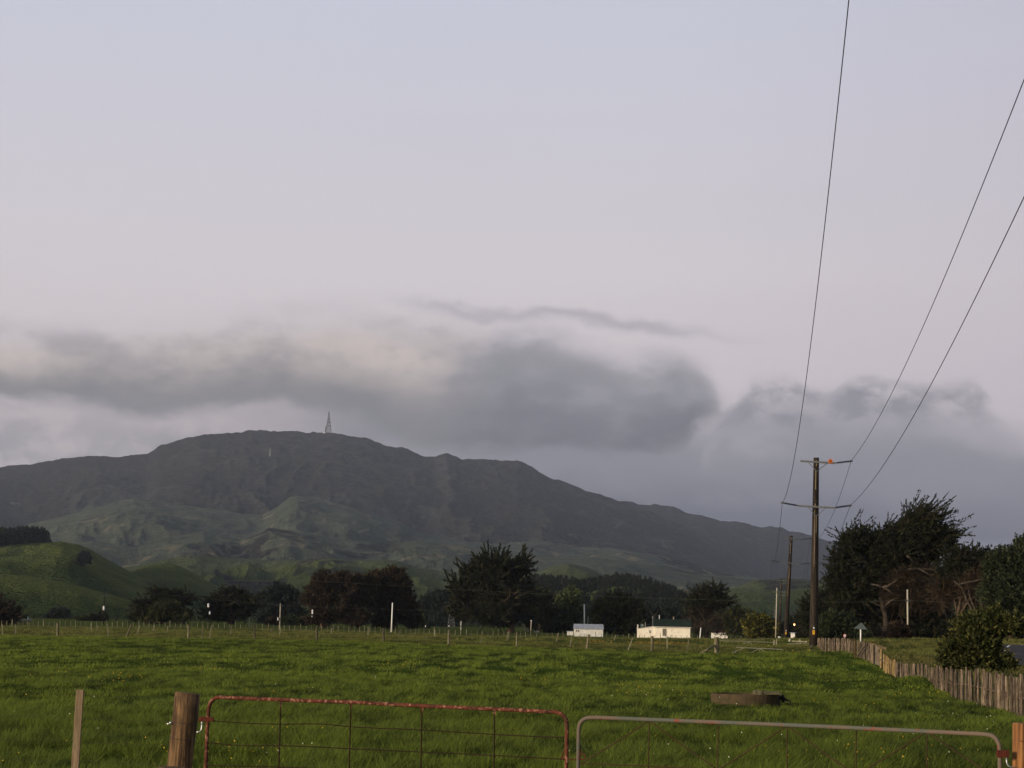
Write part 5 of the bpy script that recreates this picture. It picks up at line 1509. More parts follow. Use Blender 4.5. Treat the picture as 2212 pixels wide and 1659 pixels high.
# ------------------------------------------------------------------ power poles
R1 = 165.0
pb = W(1757.3, 1398, R1)
def tall_pole(label, full=True):
    o = rooted('power_pole', label, 'power pole', pb, 'power poles along the road')
    top = W(1763.4, 988.8, R1)
    ax = top - pb
    mb = MB()
    n = 9
    mb.tube([pb - ax * 0.02] + [pb + ax * k / n for k in range(1, n + 1)], [0.33] + [0.33 + (0.205 - 0.33) * k / n for k in range(1, n + 1)], 18)
    p0 = mb.build('pole', M['pole'], o, smooth=True)
    st_ = MB()
    for (f0, f1, wd, dx) in ((0.985, 0.955, .06, .02), (0.93, 0.83, .05, -.02), (0.755, 0.74, .05, -.03), (0.72, 0.42, .035, -.05), (0.69, 0.60, .03, .06)):
        a_, c_ = pb + ax * f0, pb + ax * f1
        rr_ = 0.33 + (0.205 - 0.33) * (f0 + f1) / 2
        d_ = Vector((-0.14 , -1, 0)).normalized()
        sx_ = Vector((1, -0.14, 0)).normalized()
        ang = dx / rr_
        off = (d_ * math.cos(ang) + sx_ * math.sin(ang)) * (rr_ + 0.012)
        st_.beam(a_ + off, c_ + off, wd, 0.01)
    st_.build('bare_streak', M['streak'], p0, origin=pb)
    ins = []
    for yl, yr, xl, xr, yb_ in ((996.6, 1001.2, 1727.8, 1803, 1019), (1093.2, 1097.6, 1722.8, 1801.5, 1116)):
        dlt = Vector((0, -0.30, 0))
        mb = MB()
        mb.beam(W(xl, yl, R1) + dlt, W(xr, yr, R1) + dlt, 0.13, 0.19)
        ca = mb.build('crossarm', M['arm'], o)
        bt = W(1763 if yl < 1050 else 1761, yb_, R1) + dlt
        for xa, ya in ((1744.5, yl + 2.5), (1786.0 if yl < 1050 else 1782.5, yr)):
            mb = MB()
            mb.beam(W(xa, ya, R1) + dlt * 1.25, bt + dlt * 0.2, 0.05, 0.02)
            mb.build('brace', M['arm'], o)
    for (a_, c_) in (((1803.2, 1000.8), (1838.5, 996)), ((1802, 1097), (1836.5, 1092)), ((1722.5, 1092.6), (1690, 1086))):
        dlt = Vector((0, -0.30, 0))
        A_, C_ = W(*a_, R1) + dlt, W(*c_, R1)
        mb = MB()
        mb.tube([A_, C_], 0.035, 8)
        for k in range(13):
            q = A_.lerp(C_, 0.10 + 0.062 * k)
            q2 = A_.lerp(C_, 0.10 + 0.062 * k + 0.02)
            mb.tube([q, q2], [0.085, 0.06], 10)
        i_ = mb.build('insulator', M['insul'], o)
        cl = MB()
        cl.tube([C_ - (C_ - A_).normalized() * 0.12, C_ + (C_ - A_).normalized() * 0.10], 0.075, 8)
        cl.build('clamp', M['arm'], i_, origin=pb)
    return o
pole1 = tall_pole('tallest dark power pole in front of the trees, an orange marker on its upper crossarm')
mk = MB()
q = W(1792, 997.2, R1) + Vector((0, -0.42, 0))
mk.tube([q + Vector((0, -0.02, 0)), q + Vector((0, 0.04, 0))], 0.15, 8)
for k in range(8):
    a_ = k * math.pi / 4
    dd = Vector((math.cos(a_), 0, math.sin(a_)))
    mk.beam(q, q + dd * 0.19, 0.07, 0.05)
mk.build('orange_marker', M['orange'], pole1)
def tags_on(o, xw, yw, xy, yy, r, sc=1.0, off=0.36):
    d_ = Vector((0, -off, 0))
    mb = MB()
    q = W(xw, yw, r) + d_
    mb.box(q, (2.9 * px(r) * sc, 0.02, 4.2 * px(r) * sc))
    mb.build('white_tag', M['signw'], o)
    mb = MB()
    q = W(xy, yy, r) + d_
    mb.box(q, (4.6 * px(r) * sc, 0.02, 8.8 * px(r) * sc))
    y_ = mb.build('yellow_tag', M['yellow'], o)
    mb = MB()
    u = px(r) * sc
    mb.beam(q + Vector((-1.0 * u, -.016, 2.0 * u)), q + Vector((0.9 * u, -.016, 2.0 * u)), 0.004, 0.9 * u, up=(0, 0, 1))
    mb.beam(q + Vector((0.7 * u, -.016, 2.0 * u)), q + Vector((-0.1 * u, -.016, -0.6 * u)), 0.8 * u, 0.004)
    mb.build('printed_bolt', M['tag_dark'], y_, origin=o.location)
    return o
tags_on(pole1, 1756.4, 1356.6, 1756.2, 1366, R1)
cap = MB()
cap.box(W(1756.6, 1352.0, R1) + Vector((0, -0.36, 0)), (0.05, 0.03, 0.06))
cap.build('tag_nail', M['arm'], pole1)

def copy_thing(o, skip=()):
    r_ = o.copy()
    COL.objects.link(r_)
    for chd in [c for c in bpy.data.objects if c.parent == o]:
        if chd.name.split('.')[0] in skip:
            continue
        c2 = chd.copy()
        COL.objects.link(c2)
        c2.parent = r_
        for g_ in [c for c in bpy.data.objects if c.parent == chd]:
            g2 = g_.copy()
            COL.objects.link(g2)
            g2.parent = c2
    return r_
R2, R3 = 296.0, 492.0
pole2 = copy_thing(pole1, ('orange_marker',))
pole2['label'] = 'second tall power pole, leaning a little right, left of the tallest one'
pole2.location = W(1697, 1385.5, R2)
pole2.rotation_euler = (0, math.radians(2.15), math.radians(-1))
pole3 = copy_thing(pole1, ('orange_marker', 'white_tag', 'yellow_tag', 'tag_nail'))
pole3['label'] = 'third power pole with a white band round its foot'
pole3.location = W(1683.6, 1384, R3)
pole3.rotation_euler = (0, math.radians(0.6), math.radians(-2))
pole3.scale = (0.97, 0.97, 0.97)
mb = MB()
q = Vector(pole3.location)
bb_ = W(1683.6, 1380.5, R3) - q
bt_ = W(1683.6, 1374.6, R3) - q
mb.tube([bb_, bt_], 0.375, 16)
bd = mb.build('white_band', M['white'], None)
bd.parent = pole3
# second line: pale pole and a farther thin one
def thin_pole(name, label, tp, bt, wd, r, mat, arms=(), cans=(), group=None, taper=0.8, armw=0.10, canm='signw', n=10):
    b_ = W(bt[0], bt[1], r)
    o = rooted(name, label, 'pole', b_, group)
    mb = MB()
    t_ = W(tp[0], tp[1], r)
    mb.tube([b_ - Vector((0, 0, 0.5)), b_.lerp(t_, .5), t_], [wd * px(r) * 0.5, wd * px(r) * 0.5 * (1 + taper) / 2, wd * px(r) * 0.5 * taper], n)
    mb.build('pole', M[mat], o, smooth=True)
    for (x0_, y0_, x1_, y1_) in arms:
        mb = MB()
        mb.beam(W(x0_, y0_, r) - Vector((0, .2, 0)), W(x1_, y1_, r) - Vector((0, .2, 0)), armw, armw)
        mb.build('crossarm', M['arm'], o)
        ib = MB()
        for f_ in (0.05, 0.33, 0.67, 0.95):
            q_ = W(x0_ + (x1_ - x0_) * f_, y0_ + (y1_ - y0_) * f_, r) - Vector((0, .2, 0))
            ib.tube([q_, q_ + Vector((0, 0, 0.28))], [0.05, 0.03], 6)
        ib.build('insulators', M['insul'], o)
    for (x_, y0_, y1_, cw) in cans:
        mb = MB()
        a_, c_ = W(x_, y1_, r) - Vector((0, .25, 0)), W(x_, y0_, r) - Vector((0, .25, 0))
        R_ = cw * px(r) * 0.5
        mb.tube([a_, a_.lerp(c_, 0.08), a_.lerp(c_, 0.85), c_], [R_ * 0.9, R_, R_, R_ * 0.55], 12)
        mb.build('canister', M[canm], o, smooth=False)
    return o
GP = 'roadside poles across the flat'
thin_pole('utility_pole', 'pale weathered pole just left of the third power pole', (1678.2, 1269.6), (1675.8, 1372), 2.7, 420, 'cpole', [(1669.5, 1278.5, 1696, 1279.2)], group=GP)
thin_pole('utility_pole', 'thin far grey pole left of the pale weathered pole', (1673, 1316.6), (1672.4, 1366), 1.6, 620, 'arm', [(1668.5, 1318, 1677.5, 1318.2), (1669, 1311.8, 1676, 1312)], group=GP)
thin_pole('transformer_pole', 'dark pole on the left with a white canister and a dark transformer', (225.6, 1268), (223.6, 1346.5), 2.2, 480, 'pole', [(216, 1287, 234, 1288)], [(224.8, 1309.2, 1318, 4.2)], group=GP)
thin_pole('marker_pole', 'short dark pole with white cap beside the dim barn', (61, 1333), (61, 1351), 1.8, 440, 'pole', [], [(60.9, 1332.2, 1339, 2.6)], group=GP)
thin_pole('marker_pole', 'thin dark pole with two white canisters left of the domed macrocarpa', (452.4, 1304), (454.6, 1358), 1.5, 440, 'pole', [], [(450.5, 1303.4, 1311.8, 4.0), (453.5, 1320.6, 1327.2, 3.2)], group=GP)
thin_pole('concrete_pole', 'pale concrete pole with a thin crossarm and small white canister', (605.7, 1303.8), (604.2, 1356), 2.3, 440, 'cpole', [(595, 1307.4, 611, 1308.4)], [(600.8, 1334, 1340, 2.8)], group=GP, armw=0.06)
thin_pole('marker_pole', 'thin dark pole with one long white canister against the russet tree', (675, 1318), (672.5, 1360), 1.5, 440, 'pole', [], [(675.2, 1316.8, 1326.2, 3.3), (674.2, 1330.5, 1332.6, 1.8)], group=GP)
thin_pole('white_pole', 'tall bare white pole in front of the dark brown tree', (847.9, 1302), (845.7, 1362), 3.3, 440, 'white', [], [], group=GP, taper=0.72)
thin_pole('stake', 'thin grey stake under the domed macrocarpa', (538.8, 1334), (538, 1360), 1.2, 440, 'arm', group=GP)
thin_pole('marker_pole', 'short marker stake with white band left of the lattice mast', (919.4, 1346), (919, 1366), 1.0, 440, 'pole', [], [(919.3, 1351, 1354.6, 1.9)], group=GP)
thin_pole('marker_pole', 'short marker stake with white band at the foot of the lattice mast', (970, 1347), (969.7, 1364), 1.0, 440, 'pole', [], [(970, 1350.8, 1354, 2.0)], group=GP)
thin_pole('marker_pole', 'white banded marker post right of the lattice mast', (996, 1342), (995.2, 1366), 1.5, 440, 'white', [], [(995.6, 1352.2, 1354, 2.1)], canm='black', group=GP)
thin_pole('marker_pole', 'grey marker post with pale cap between the grey hut and the lean-to', (1147.6, 1340.5), (1146.4, 1371), 2.0, 440, 'cpole', [], [(1147.5, 1339.4, 1342.5, 2.4)], group=GP)
thin_pole('white_pole', 'tall white pole standing directly behind the small shed', (1262, 1305.5), (1262.6, 1372), 3.0, 470, 'white', group=GP, taper=0.8)
thin_pole('stake', 'thin pale stake right of the white pole behind the small shed', (1270.5, 1330), (1268.5, 1372), 1.2, 470, 'cpole', group=GP)
thin_pole('white_pole', 'short white post behind the left end of the green roof', (1424.3, 1328.6), (1424.3, 1376), 2.3, 478, 'white', group=GP)
thin_pole('stake', 'thin pale stake rising behind the lean-to roof', (1394, 1344), (1394, 1376), 1.3, 462, 'cpole', group=GP)
thin_pole('white_pole', 'leaning white post between the cottage and the leafless shrub', (1514, 1356), (1511.3, 1385), 2.8, 435, 'white', group=GP, taper=0.7)
r = 250
wp = thin_pole('white_pole', 'pale concrete pole with a small hooked bracket in front of the dark undergrowth', (1960.2, 1273.6), (1961.4, 1383), 4.0, r, 'cpole', taper=0.85)
mb = MB()
mb.beam(W(1956.5, 1297.4, r) - Vector((0, .16, 0)), W(1967, 1298.4, r) - Vector((0, .16, 0)), 0.06, 0.06)
mb.beam(W(1967, 1298.6, r) - Vector((0, .16, 0)), W(1967, 1295.4, r) - Vector((0, .16, 0)), 0.07, 0.07)
mb.tube([W(1956.6, 1300, r) - Vector((0, .16, 0)), W(1956.6, 1294.5, r) - Vector((0, .16, 0))], 0.07, 8)
mb.build('bracket', M['arm'], wp)
mb = MB()
for (x_, y_, sx_, sy_, dd) in ((1950, 1375.6, 4.2, 2.2, 0), (1955.5, 1376.4, 3.5, 1.8, .2), (1966, 1373.6, 3.0, 1.8, .5), (1969, 1372.4, 3.0, 1.6, .9), (1963, 1376, 3.0, 2.2, .3)):
    c_ = W(x_, y_, r - 1) + Vector((0, dd, 0))
    seg = 8
    for j in range(1):
        vs_, fs_ = [], []
        for a_ in range(5):
            th = math.pi * a_ / 4
            for k in range(seg):
                ph_ = 2 * math.pi * k / seg
                jj = 1 + rnd.uniform(-.18, .18)
                vs_.append(c_ + Vector((math.sin(th) * math.cos(ph_) * sx_ * px(r) * jj, math.sin(th) * math.sin(ph_) * 0.3 * jj, math.cos(th) * sy_ * px(r) * jj)))
        for a_ in range(4):
            for k in range(seg):
                fs_.append((a_ * seg + k, a_ * seg + (k + 1) % seg, (a_ + 1) * seg + (k + 1) % seg, (a_ + 1) * seg + k))
        mb.add(vs_, fs_)
M['pale_lump'] = flat_mat('pale bluish wrapping', (0.42, 0.42, 0.50), 0.6)
tag(mb.build('wrapped_heap', M['pale_lump'], None, origin=W(1958, 1378, r)), 'low bluish white lumpy heap in the grass at the foot of the pale concrete pole', 'heap')

# conductors: each runs from behind the camera over the first pole to the third
def conductor(label, end_px, za, zb):
    P1 = W(*end_px, R1)
    pts_ = []
    for t_ in np.linspace(185, 0, 60):
        pts_.append(Vector((P1.x - 0.11 * t_, P1.y - t_, P1.z + za * t_ + zb * t_ * t_)))
    loc0 = P1 - Vector(pb)
    for (pp, sag) in ((pole2, 2.0), (pole3, 4.5)):
        mw = Matrix.LocRotScale(pp.location, pp.rotation_euler, pp.scale)
        P2 = mw @ loc0
        A_ = pts_[-1]
        for k in range(1, 25):
            f_ = k / 24
            pts_.append(A_.lerp(P2, f_) - Vector((0, 0, sag * 4 * f_ * (1 - f_))))
    mb = MB()
    mb.tube(pts_, 0.016, 5)
    o = mb.build('power_line', M['cable'], None, origin=P1)
    tag(o, label, 'power line', 'conductors of the pole line')
conductor('leftmost overhead wire, ending on the left tip of the lower crossarm', (1690, 1086), -0.0416, 0.00097)
conductor('middle overhead wire, ending on the tip of the upper crossarm', (1838.5, 996), -0.0206, 0.00045)
conductor('rightmost overhead wire, ending on the right tip of the lower crossarm', (1836.5, 1092), -0.0185, 0.00042)
def cable(label, pp, r, rad, sag=0.0):
    pts_ = []
    for a, c in zip(pp[:-1], pp[1:]):
        for k in range(12):
            f_ = k / 12
            pts_.append(W(a[0] + (c[0] - a[0]) * f_, a[1] + (c[1] - a[1]) * f_ + sag * 4 * f_ * (1 - f_), r))
    pts_.append(W(*pp[-1], r))
    mb = MB()
    mb.tube(pts_, rad, 4)
    tag(mb.build('distant_cable', M['gate_far'], None, origin=pts_[0]), label, 'cable')
cable('thin distant cable crossing the left hills and the russet tree', [(-60, 1250), (225, 1270), (605, 1307), (980, 1320)], 440, 0.007, 1.5)
cable('thin distant cable crossing the upper part of the russet tree', [(-60, 1248), (330, 1251), (677, 1254), (1150, 1282), (1690, 1300)], 455, 0.010, 1.0)
cable('thin cable from the bracket of the pale concrete pole both ways through the trees', [(1760, 1300), (1957, 1296), (2230, 1308)], 250, 0.006, 2.0)

# ------------------------------------------------------------------ signs and lamp
r = 160
sg = rooted('triangle_sign', 'back of a triangular road sign on a white post beyond the palings', 'road sign', W(1859.3, 1389, r))
mb = MB()
A_, B1, C1 = W(1861, 1344.6, r + .15), W(1844.2, 1357.4, r - .25), W(1874.8, 1361, r + .2)
th = Vector((0.0, 0.05, 0.0))
mb.add([A_, B1, C1, A_ + th, B1 + th, C1 + th], [(0, 1, 2), (5, 4, 3), (0, 3, 4, 1), (1, 4, 5, 2), (2, 5, 3, 0)])
mb.build('sign_plate', M['sign_back'], sg)
mb = MB()
mb.beam(W(1850.5, 1356.6, r - .12), W(1868.5, 1358.8, r + .02), 0.04, 0.03)
mb.build('stiffener', M['sign_back'], sg)
mb = MB()
mb.tube([W(1859.2, 1390, r), W(1859.3, 1359.6, r) + Vector((0, 0.02, 0))], 0.052, 10)
mb.build('sign_post', M['white'], sg, smooth=True)
r = 215
rs = rooted('round_sign', 'small round white sign with red rim above the far palings', 'road sign', W(1824.8, 1386, r))
c_ = W(1824.8, 1373, r)
def disc(c, rad, depth, n=28):
    m_ = MB()
    m_.tube([c, c + Vector((0, depth, 0))], rad, n)
    return m_
disc(c_, 3.3 * px(r), 0.03).build('sign_rim', M['red'], rs)
disc(c_ - Vector((0, 0.012, 0)), 2.6 * px(r), 0.012).build('sign_face', M['signw'], rs)
mb = MB()
u = px(r)
mb.beam(c_ + Vector((-1.0 * u, -.03, 0.5 * u)), c_ + Vector((0.1 * u, -.03, -0.5 * u)), 0.55 * u, 0.006)
mb.beam(c_ + Vector((0.1 * u, -.03, -0.3 * u)), c_ + Vector((1.2 * u, -.03, -0.6 * u)), 0.45 * u, 0.006)
mb.build('sign_symbol', M['tag_dark'], rs)
mb = MB()
mb.beam(W(1824.6, 1390, r) + Vector((0, .05, 0)), W(1824.8, 1374, r) + Vector((0, .05, 0)), 0.09, 0.06)
mb.build('sign_post', M['cpole'], rs)
r = 405
lp = rooted('street_lamp', 'lit warm lamp on a thin post above the bright white shed', 'street lamp', G(1718.5, r))
mb = MB()
q = G(1718.5, r, 0.3)
hq = W(1716, 1347.0, r)
mb.tube([q, Vector((q.x, q.y, hq.z + 0.1)), hq + Vector((0.0, 0, 0.15))], 0.05, 8)
mb.build('lamp_post', M['pole'], lp)
mb = MB()
mb.tube([hq + Vector((0, 0, 0.25)), hq + Vector((0, 0, 0.02))], [0.09, 0.26], 12)
mb.build('lamp_hood', M['dark_rust'], lp)
m_l, t, b, _ = mat_new('lamp glow')
set_in(b, Roughness=0.4)
b.inputs['Base Color'].default_value = (1, 0.8, 0.5, 1)
b.inputs['Emission Color'].default_value = (1.0, 0.50, 0.16, 1)
b.inputs['Emission Strength'].default_value = 3.5
M['lamp'] = m_l
mb = MB()
mb.tube([hq + Vector((0, 0, 0.02)), hq - Vector((0, 0, 0.12)), hq - Vector((0, 0, 0.26)), hq - Vector((0, 0, 0.36))], [0.10, 0.14, 0.13, 0.06], 12)
mb.build('lamp_bulb', M['lamp'], lp, smooth=True)

# ------------------------------------------------------------------ lattice masts
def lattice(name, label, cat, foot, hgt, wb, wt, levels, bar, mat, parts=(), taper=None):
    o = rooted(name, label, cat, foot)
    mb, mc = MB(), MB()
    def corner(k, f):
        w_ = wb + (wt - wb) * (f if taper is None else taper(f))
        sx_, sy_ = ((-1, -1), (1, -1), (1, 1), (-1, 1))[k]
        return foot + Vector((sx_ * w_ / 2, sy_ * w_ / 2, f * hgt))
    for k in range(4):
        for i in range(levels):
            mb.beam(corner(k, i / levels), corner(k, (i + 1) / levels), bar, bar)
    for i in range(levels):
        f0, f1 = i / levels, (i + 1) / levels
        for k in range(4):
            k2 = (k + 1) % 4
            mc.beam(corner(k, f0), corner(k2, f1), bar * .7, bar * .7)
            mc.beam(corner(k2, f0), corner(k, f1), bar * .7, bar * .7)
            mc.beam(corner(k, f1), corner(k2, f1), bar * .8, bar * .8)
    mb.build('leg_frame', M[mat], o)
    mc.build('lattice_brace', M[mat], o)
    return o, corner
foot = on_hill(709.5, 938.5, (7400, 8300), 900)
foot = W(709.5, 936.8, 7990)
_az = math.atan2(foot.x, foot.y)
foot.z = float(hills(np.array([_az]), np.array([7990.0]))[0]) - 1
tip = W(711, 887.5, 7990)
hT = tip.z - foot.z
tw, cr = lattice('broadcast_tower', 'tall lattice broadcasting tower on the summit ridge', 'tower', foot, hT * 0.94, 21, 2.6, 8, 1.0, 'tower', taper=lambda f: 1 - (1 - f) ** 1.15)
mb = MB()
mb.tube([foot + Vector((0, 0, hT * 0.92)), foot + Vector((0, 0, hT))], [1.0, 0.5], 6)
mb.build('antenna_spire', M['tower'], tw)
for f_ in (0.36, 0.52, 0.68):
    mb = MB()
    for k in range(4):
        a_, c_ = cr(k, f_), cr((k + 1) % 4, f_)
        mb.beam(a_, c_, 2.4, 2.4)
    mb.build('platform', M['tower'], tw)
f2 = W(703.3, 935, 7985)
f2.z = float(hills(np.array([math.atan2(f2.x, f2.y)]), np.array([7985.0]))[0]) - 1
m2, _c = lattice('lattice_mast', 'slender low mast just left of the broadcasting tower', 'mast', f2, W(703.3, 921.5, 7985).z - f2.z, 3.2, 2.0, 6, 0.8, 'tower')
f3 = W(700.4, 935.5, 7980)
f3.z = float(hills(np.array([math.atan2(f3.x, f3.y)]), np.array([7980.0]))[0])
o = rooted('transmitter_hut', 'tiny white hut left of the broadcasting tower', 'hut', f3)
mb = MB()
mb.box(f3 + Vector((0, 0, 1.6)), (7, 5, 4))
mb.build('wall', M['white'], o)
mb = MB()
mb.add([f3 + Vector(q) for q in ((-4, -3, 3.6), (4, -3, 3.6), (4, 3, 3.6), (-4, 3, 3.6), (-4, 0, 4.9), (4, 0, 4.9))], [(0, 1, 5, 4), (2, 3, 4, 5), (0, 4, 3), (1, 2, 5), (3, 2, 1, 0)])
mb.build('roof', M['zinc'], o)
f4 = on_hill(583, 985.5, (5600, 8000), 1500)
lattice('lattice_mast', 'small pale lattice mast on the dark mountainside below the summit', 'mast', f4 - Vector((0, 0, 1)), 17 * px(f4.length), 5.0, 1.6, 7, 0.75, 'towerp')
r = 585
f5 = W(974.3, 1362, r)
f5.z = gz(f5.x, f5.y) - 0.5
top5 = W(974.5, 1309, r).z
l5, cr5 = lattice('lattice_pylon', 'grey lattice pylon with short arms at the left foot of the largest macrocarpa', 'pylon', f5, top5 - f5.z, 2.0, 0.5, 7, 0.07, 'towerp')
for hz_, ww_ in ((0.90, 1.1), (0.72, 0.95)):
    mb = MB()
    q = f5 + Vector((0, 0, (top5 - f5.z) * hz_))
    for sg_ in (-1, 1):
        mb.beam(q + Vector((0, 0, 0.12)), q + Vector((sg_ * ww_, 0, 0)), 0.06, 0.06)
        mb.beam(q + Vector((0, 0, -0.25)), q + Vector((sg_ * ww_, 0, 0)), 0.05, 0.05)
    mb.build('crossarm', M['towerp'], l5)

# ------------------------------------------------------------------ the concrete water trough
r = 57.0
tc = W(1615.5, 1509, r)
tR = 74.5 * px(r)
tg = gz(tc.x, tc.y)
z_top = W(1600, 1499.5, r).z
tr = rooted('water_trough', 'round mossy concrete water trough standing in the grass', 'trough', Vector((tc.x, tc.y + tR, tg)))
cc = Vector((tc.x, tc.y + tR * 0.6, 0))
mb = MB()
n = 48
prof_ = [(tR * 0.985, tg - 0.15), (tR, z_top - 0.07), (tR * 0.995, z_top), (tR * 0.93, z_top), (tR * 0.90, z_top - 0.22), (0.01, z_top - 0.24)]
vs_, fs_ = [], []
for (rr_, zz_) in prof_:
    for k in range(n):
        a_ = 2 * math.pi * k / n
        j_ = 1 + rnd.uniform(-.003, .003)
        vs_.append((cc.x + rr_ * j_ * math.cos(a_), cc.y + rr_ * j_ * math.sin(a_), zz_ + 0.0006 * k * 0))
for i in range(len(prof_) - 1):
    for k in range(n):
        fs_.append((i * n + k, i * n + (k + 1) % n, (i + 1) * n + (k + 1) % n, (i + 1) * n + k))
mb.add(vs_, fs_)
mb.build('basin', M['concrete'], tr)
m_w, t, b, _ = mat_new('dark still water')
b.inputs['Base Color'].default_value = (0.02, 0.025, 0.015, 1)
set_in(b, Roughness=0.05)
mb = MB()
mb.tube([Vector((cc.x, cc.y, z_top - 0.10)), Vector((cc.x, cc.y, z_top - 0.095))], tR * 0.915, 40)
M['water'] = m_w
mb.build('water', M['water'], tr)
mb = MB()
lx = (1657 - 1615.5) * px(r)
mb.box(Vector((cc.x + lx, cc.y - tR * 0.55, z_top + 0.045)), (54 * px(r), 0.55, 0.08), Matrix.Rotation(0.10, 3, 'Z'))
lid = mb.build('lid', M['concrete_lid'], tr, bevel=0.012)
mb = MB()
mb.box(Vector((cc.x + lx - 20 * px(r), cc.y - tR * 0.62, z_top + 0.055)), (16 * px(r), 0.5, 0.11), Matrix.Rotation(-0.05, 3, 'Z'))
mb.build('lid_block', M['concrete_lid'], tr, bevel=0.01)
mb = MB()
fx = cc.x + tR
mb.tube([Vector((fx - 0.06, cc.y - 0.3, z_top - 0.07)), Vector((fx + 0.04, cc.y - 0.34, z_top - 0.10)), Vector((fx + 0.13, cc.y - 0.36, z_top - 0.14)), Vector((fx + 0.21, cc.y - 0.36, z_top - 0.15)), Vector((fx + 0.22, cc.y - 0.36, z_top - 0.3))], [0.05, 0.045, 0.025, 0.018, 0.018], 8)
mb.tube([Vector((fx + 0.02, cc.y - 0.34, z_top + 0.0)), Vector((fx + 0.03, cc.y - 0.34, z_top - 0.2))], 0.035, 8)
mb.build('inlet_pipe', M['black'], tr)

# ------------------------------------------------------------------ the two near gates
def lerp_r(x, x0, r0, x1, r1):
    return r0 + (r1 - r0) * (x - x0) / (x1 - x0)
def near_gate(name, label, rfun, frame, rad, mat, rods, rod_parts, hinge):
    def P(x, y, dy=0.0):
        q = W(x, y, rfun(x))
        return Vector((q.x, q.y + dy, q.z))
    o = rooted(name, label, 'gate', P(*frame[0]))
    def spl(pts, n=5):
        out = []
        p = [Vector((a, b_, 0)) for a, b_ in pts]
        for i in range(len(p) - 1):
            p0, p1, p2, p3 = p[max(i - 1, 0)], p[i], p[i + 1], p[min(i + 2, len(p) - 1)]
            for k in range(n):
                t_ = k / n
                out.append(0.5 * ((2 * p1) + (p2 - p0) * t_ + (2 * p0 - 5 * p1 + 4 * p2 - p3) * t_ ** 2 + (-p0 + 3 * p1 - 3 * p2 + p3) * t_ ** 3))
        out.append(p[-1])
        return [(q.x, q.y) for q in out]
    mb = MB()
    mb.tube([P(*q) for q in spl(frame, 4)], rad, 14)
    mb.build('frame', M[mat], o, smooth=True)
    for nm, mt_, rd_, pts in rod_parts:
        mb = MB()
        mb.tube([P(*q, 0.0) for q in (spl(pts, 4) if len(pts) > 2 else pts)], rd_, 6)
        mb.build(nm, M[mt_], o, smooth=True)
    return o, P
r_g1 = lambda x: lerp_r(x, 445, 21.6, 1226, 20.3)
fr1 = [(442.5, 1724), (445, 1650), (447.2, 1590), (449.7, 1545), (451, 1531), (455, 1517.5), (462.5, 1509.5), (474, 1506.3), (493, 1507), (640, 1513), (768, 1517.2), (886.8, 1523.6), (1060, 1531.5),
       (1180, 1537), (1197, 1537.8), (1208, 1540.2), (1216.5, 1545.5), (1222.3, 1555), (1224.4, 1570), (1224, 1606), (1223.5, 1659), (1222, 1730)]
rods = []
for xt, yt, xb in ((606.6, 1514, 600.5), (757.8, 1519, 752.5), (911.8, 1526, 908.2), (1068, 1534, 1065.8)):
    rods.append(('upright_rod', 'mesh_rust', 0.0078, [(xt, yt), ((xt + xb) / 2 + rnd.uniform(-.6, .6), (yt + 1725) / 2), (xb, 1725)]))
hz_ = [[(449, 1556.5), (530, 1562), (606, 1564.3), (690, 1563.8), (758, 1570), (835, 1573.8), (912, 1576.8), (1068, 1586.5), (1150, 1590.5), (1224, 1593.5)],
       [(447, 1604), (520, 1610.5), (606, 1611), (690, 1614), (758, 1617.5), (912, 1624.5), (1068, 1632), (1224, 1640.5)],
       [(445.5, 1653.5), (606, 1657), (758, 1664), (912, 1671), (1068, 1678), (1223, 1686)],
       [(443, 1700), (606, 1704), (912, 1716), (1222, 1730)]]
for q in hz_:
    rods.append(('mesh_wire', 'mesh_rust', 0.0055, q))
g1, P1_ = near_gate('farm_gate', 'rusty red pipe gate with square wire mesh, left one of the pair', r_g1, fr1, 0.0185, 'rust', [], rods, None)
for xt, yt in ((606.6, 1515), (757.8, 1520), (911.8, 1527), (1068, 1535)):
    mb = MB()
    a_, b__, c_ = P1_(xt - 3.4, yt + 1.5), P1_(xt + 3.4, yt + 1.5), P1_(xt - 0.3, yt + 16)
    th = Vector((0, 0.006, 0))
    mb.add([a_ - th, b__ - th, c_ - th, a_ + th, b__ + th, c_ + th], [(0, 2, 1), (3, 4, 5), (0, 1, 4, 3), (1, 2, 5, 4), (2, 0, 3, 5)])
    mb.build('gusset', M['rust'], g1)
mb = MB()
q = P1_(448.5, 1553.5)
mb.box(q, (0.10, 0.055, 0.040))
mb.tube([P1_(431, 1553, 0), P1_(437, 1553, 0)], 0.022, 10)
mb.box(P1_(436, 1553.2), (0.055, 0.03, 0.044))
mb.tube([P1_(457.5, 1553.4, -0.03), P1_(457.5, 1553.4, 0.03)], 0.020, 8)
mb.build('hinge', M['dark_rust'], g1)
mb = MB()
a_, b__, c_ = P1_(1219.5, 1619, -.01), P1_(1212, 1637.5, -.01), P1_(1219.5, 1638.5, -.01)
mb.tube([a_, b__], 0.006, 6)
mb.tube([b__, c_], 0.009, 6)
mb.build('latch_bracket', M['dark_rust'], g1)

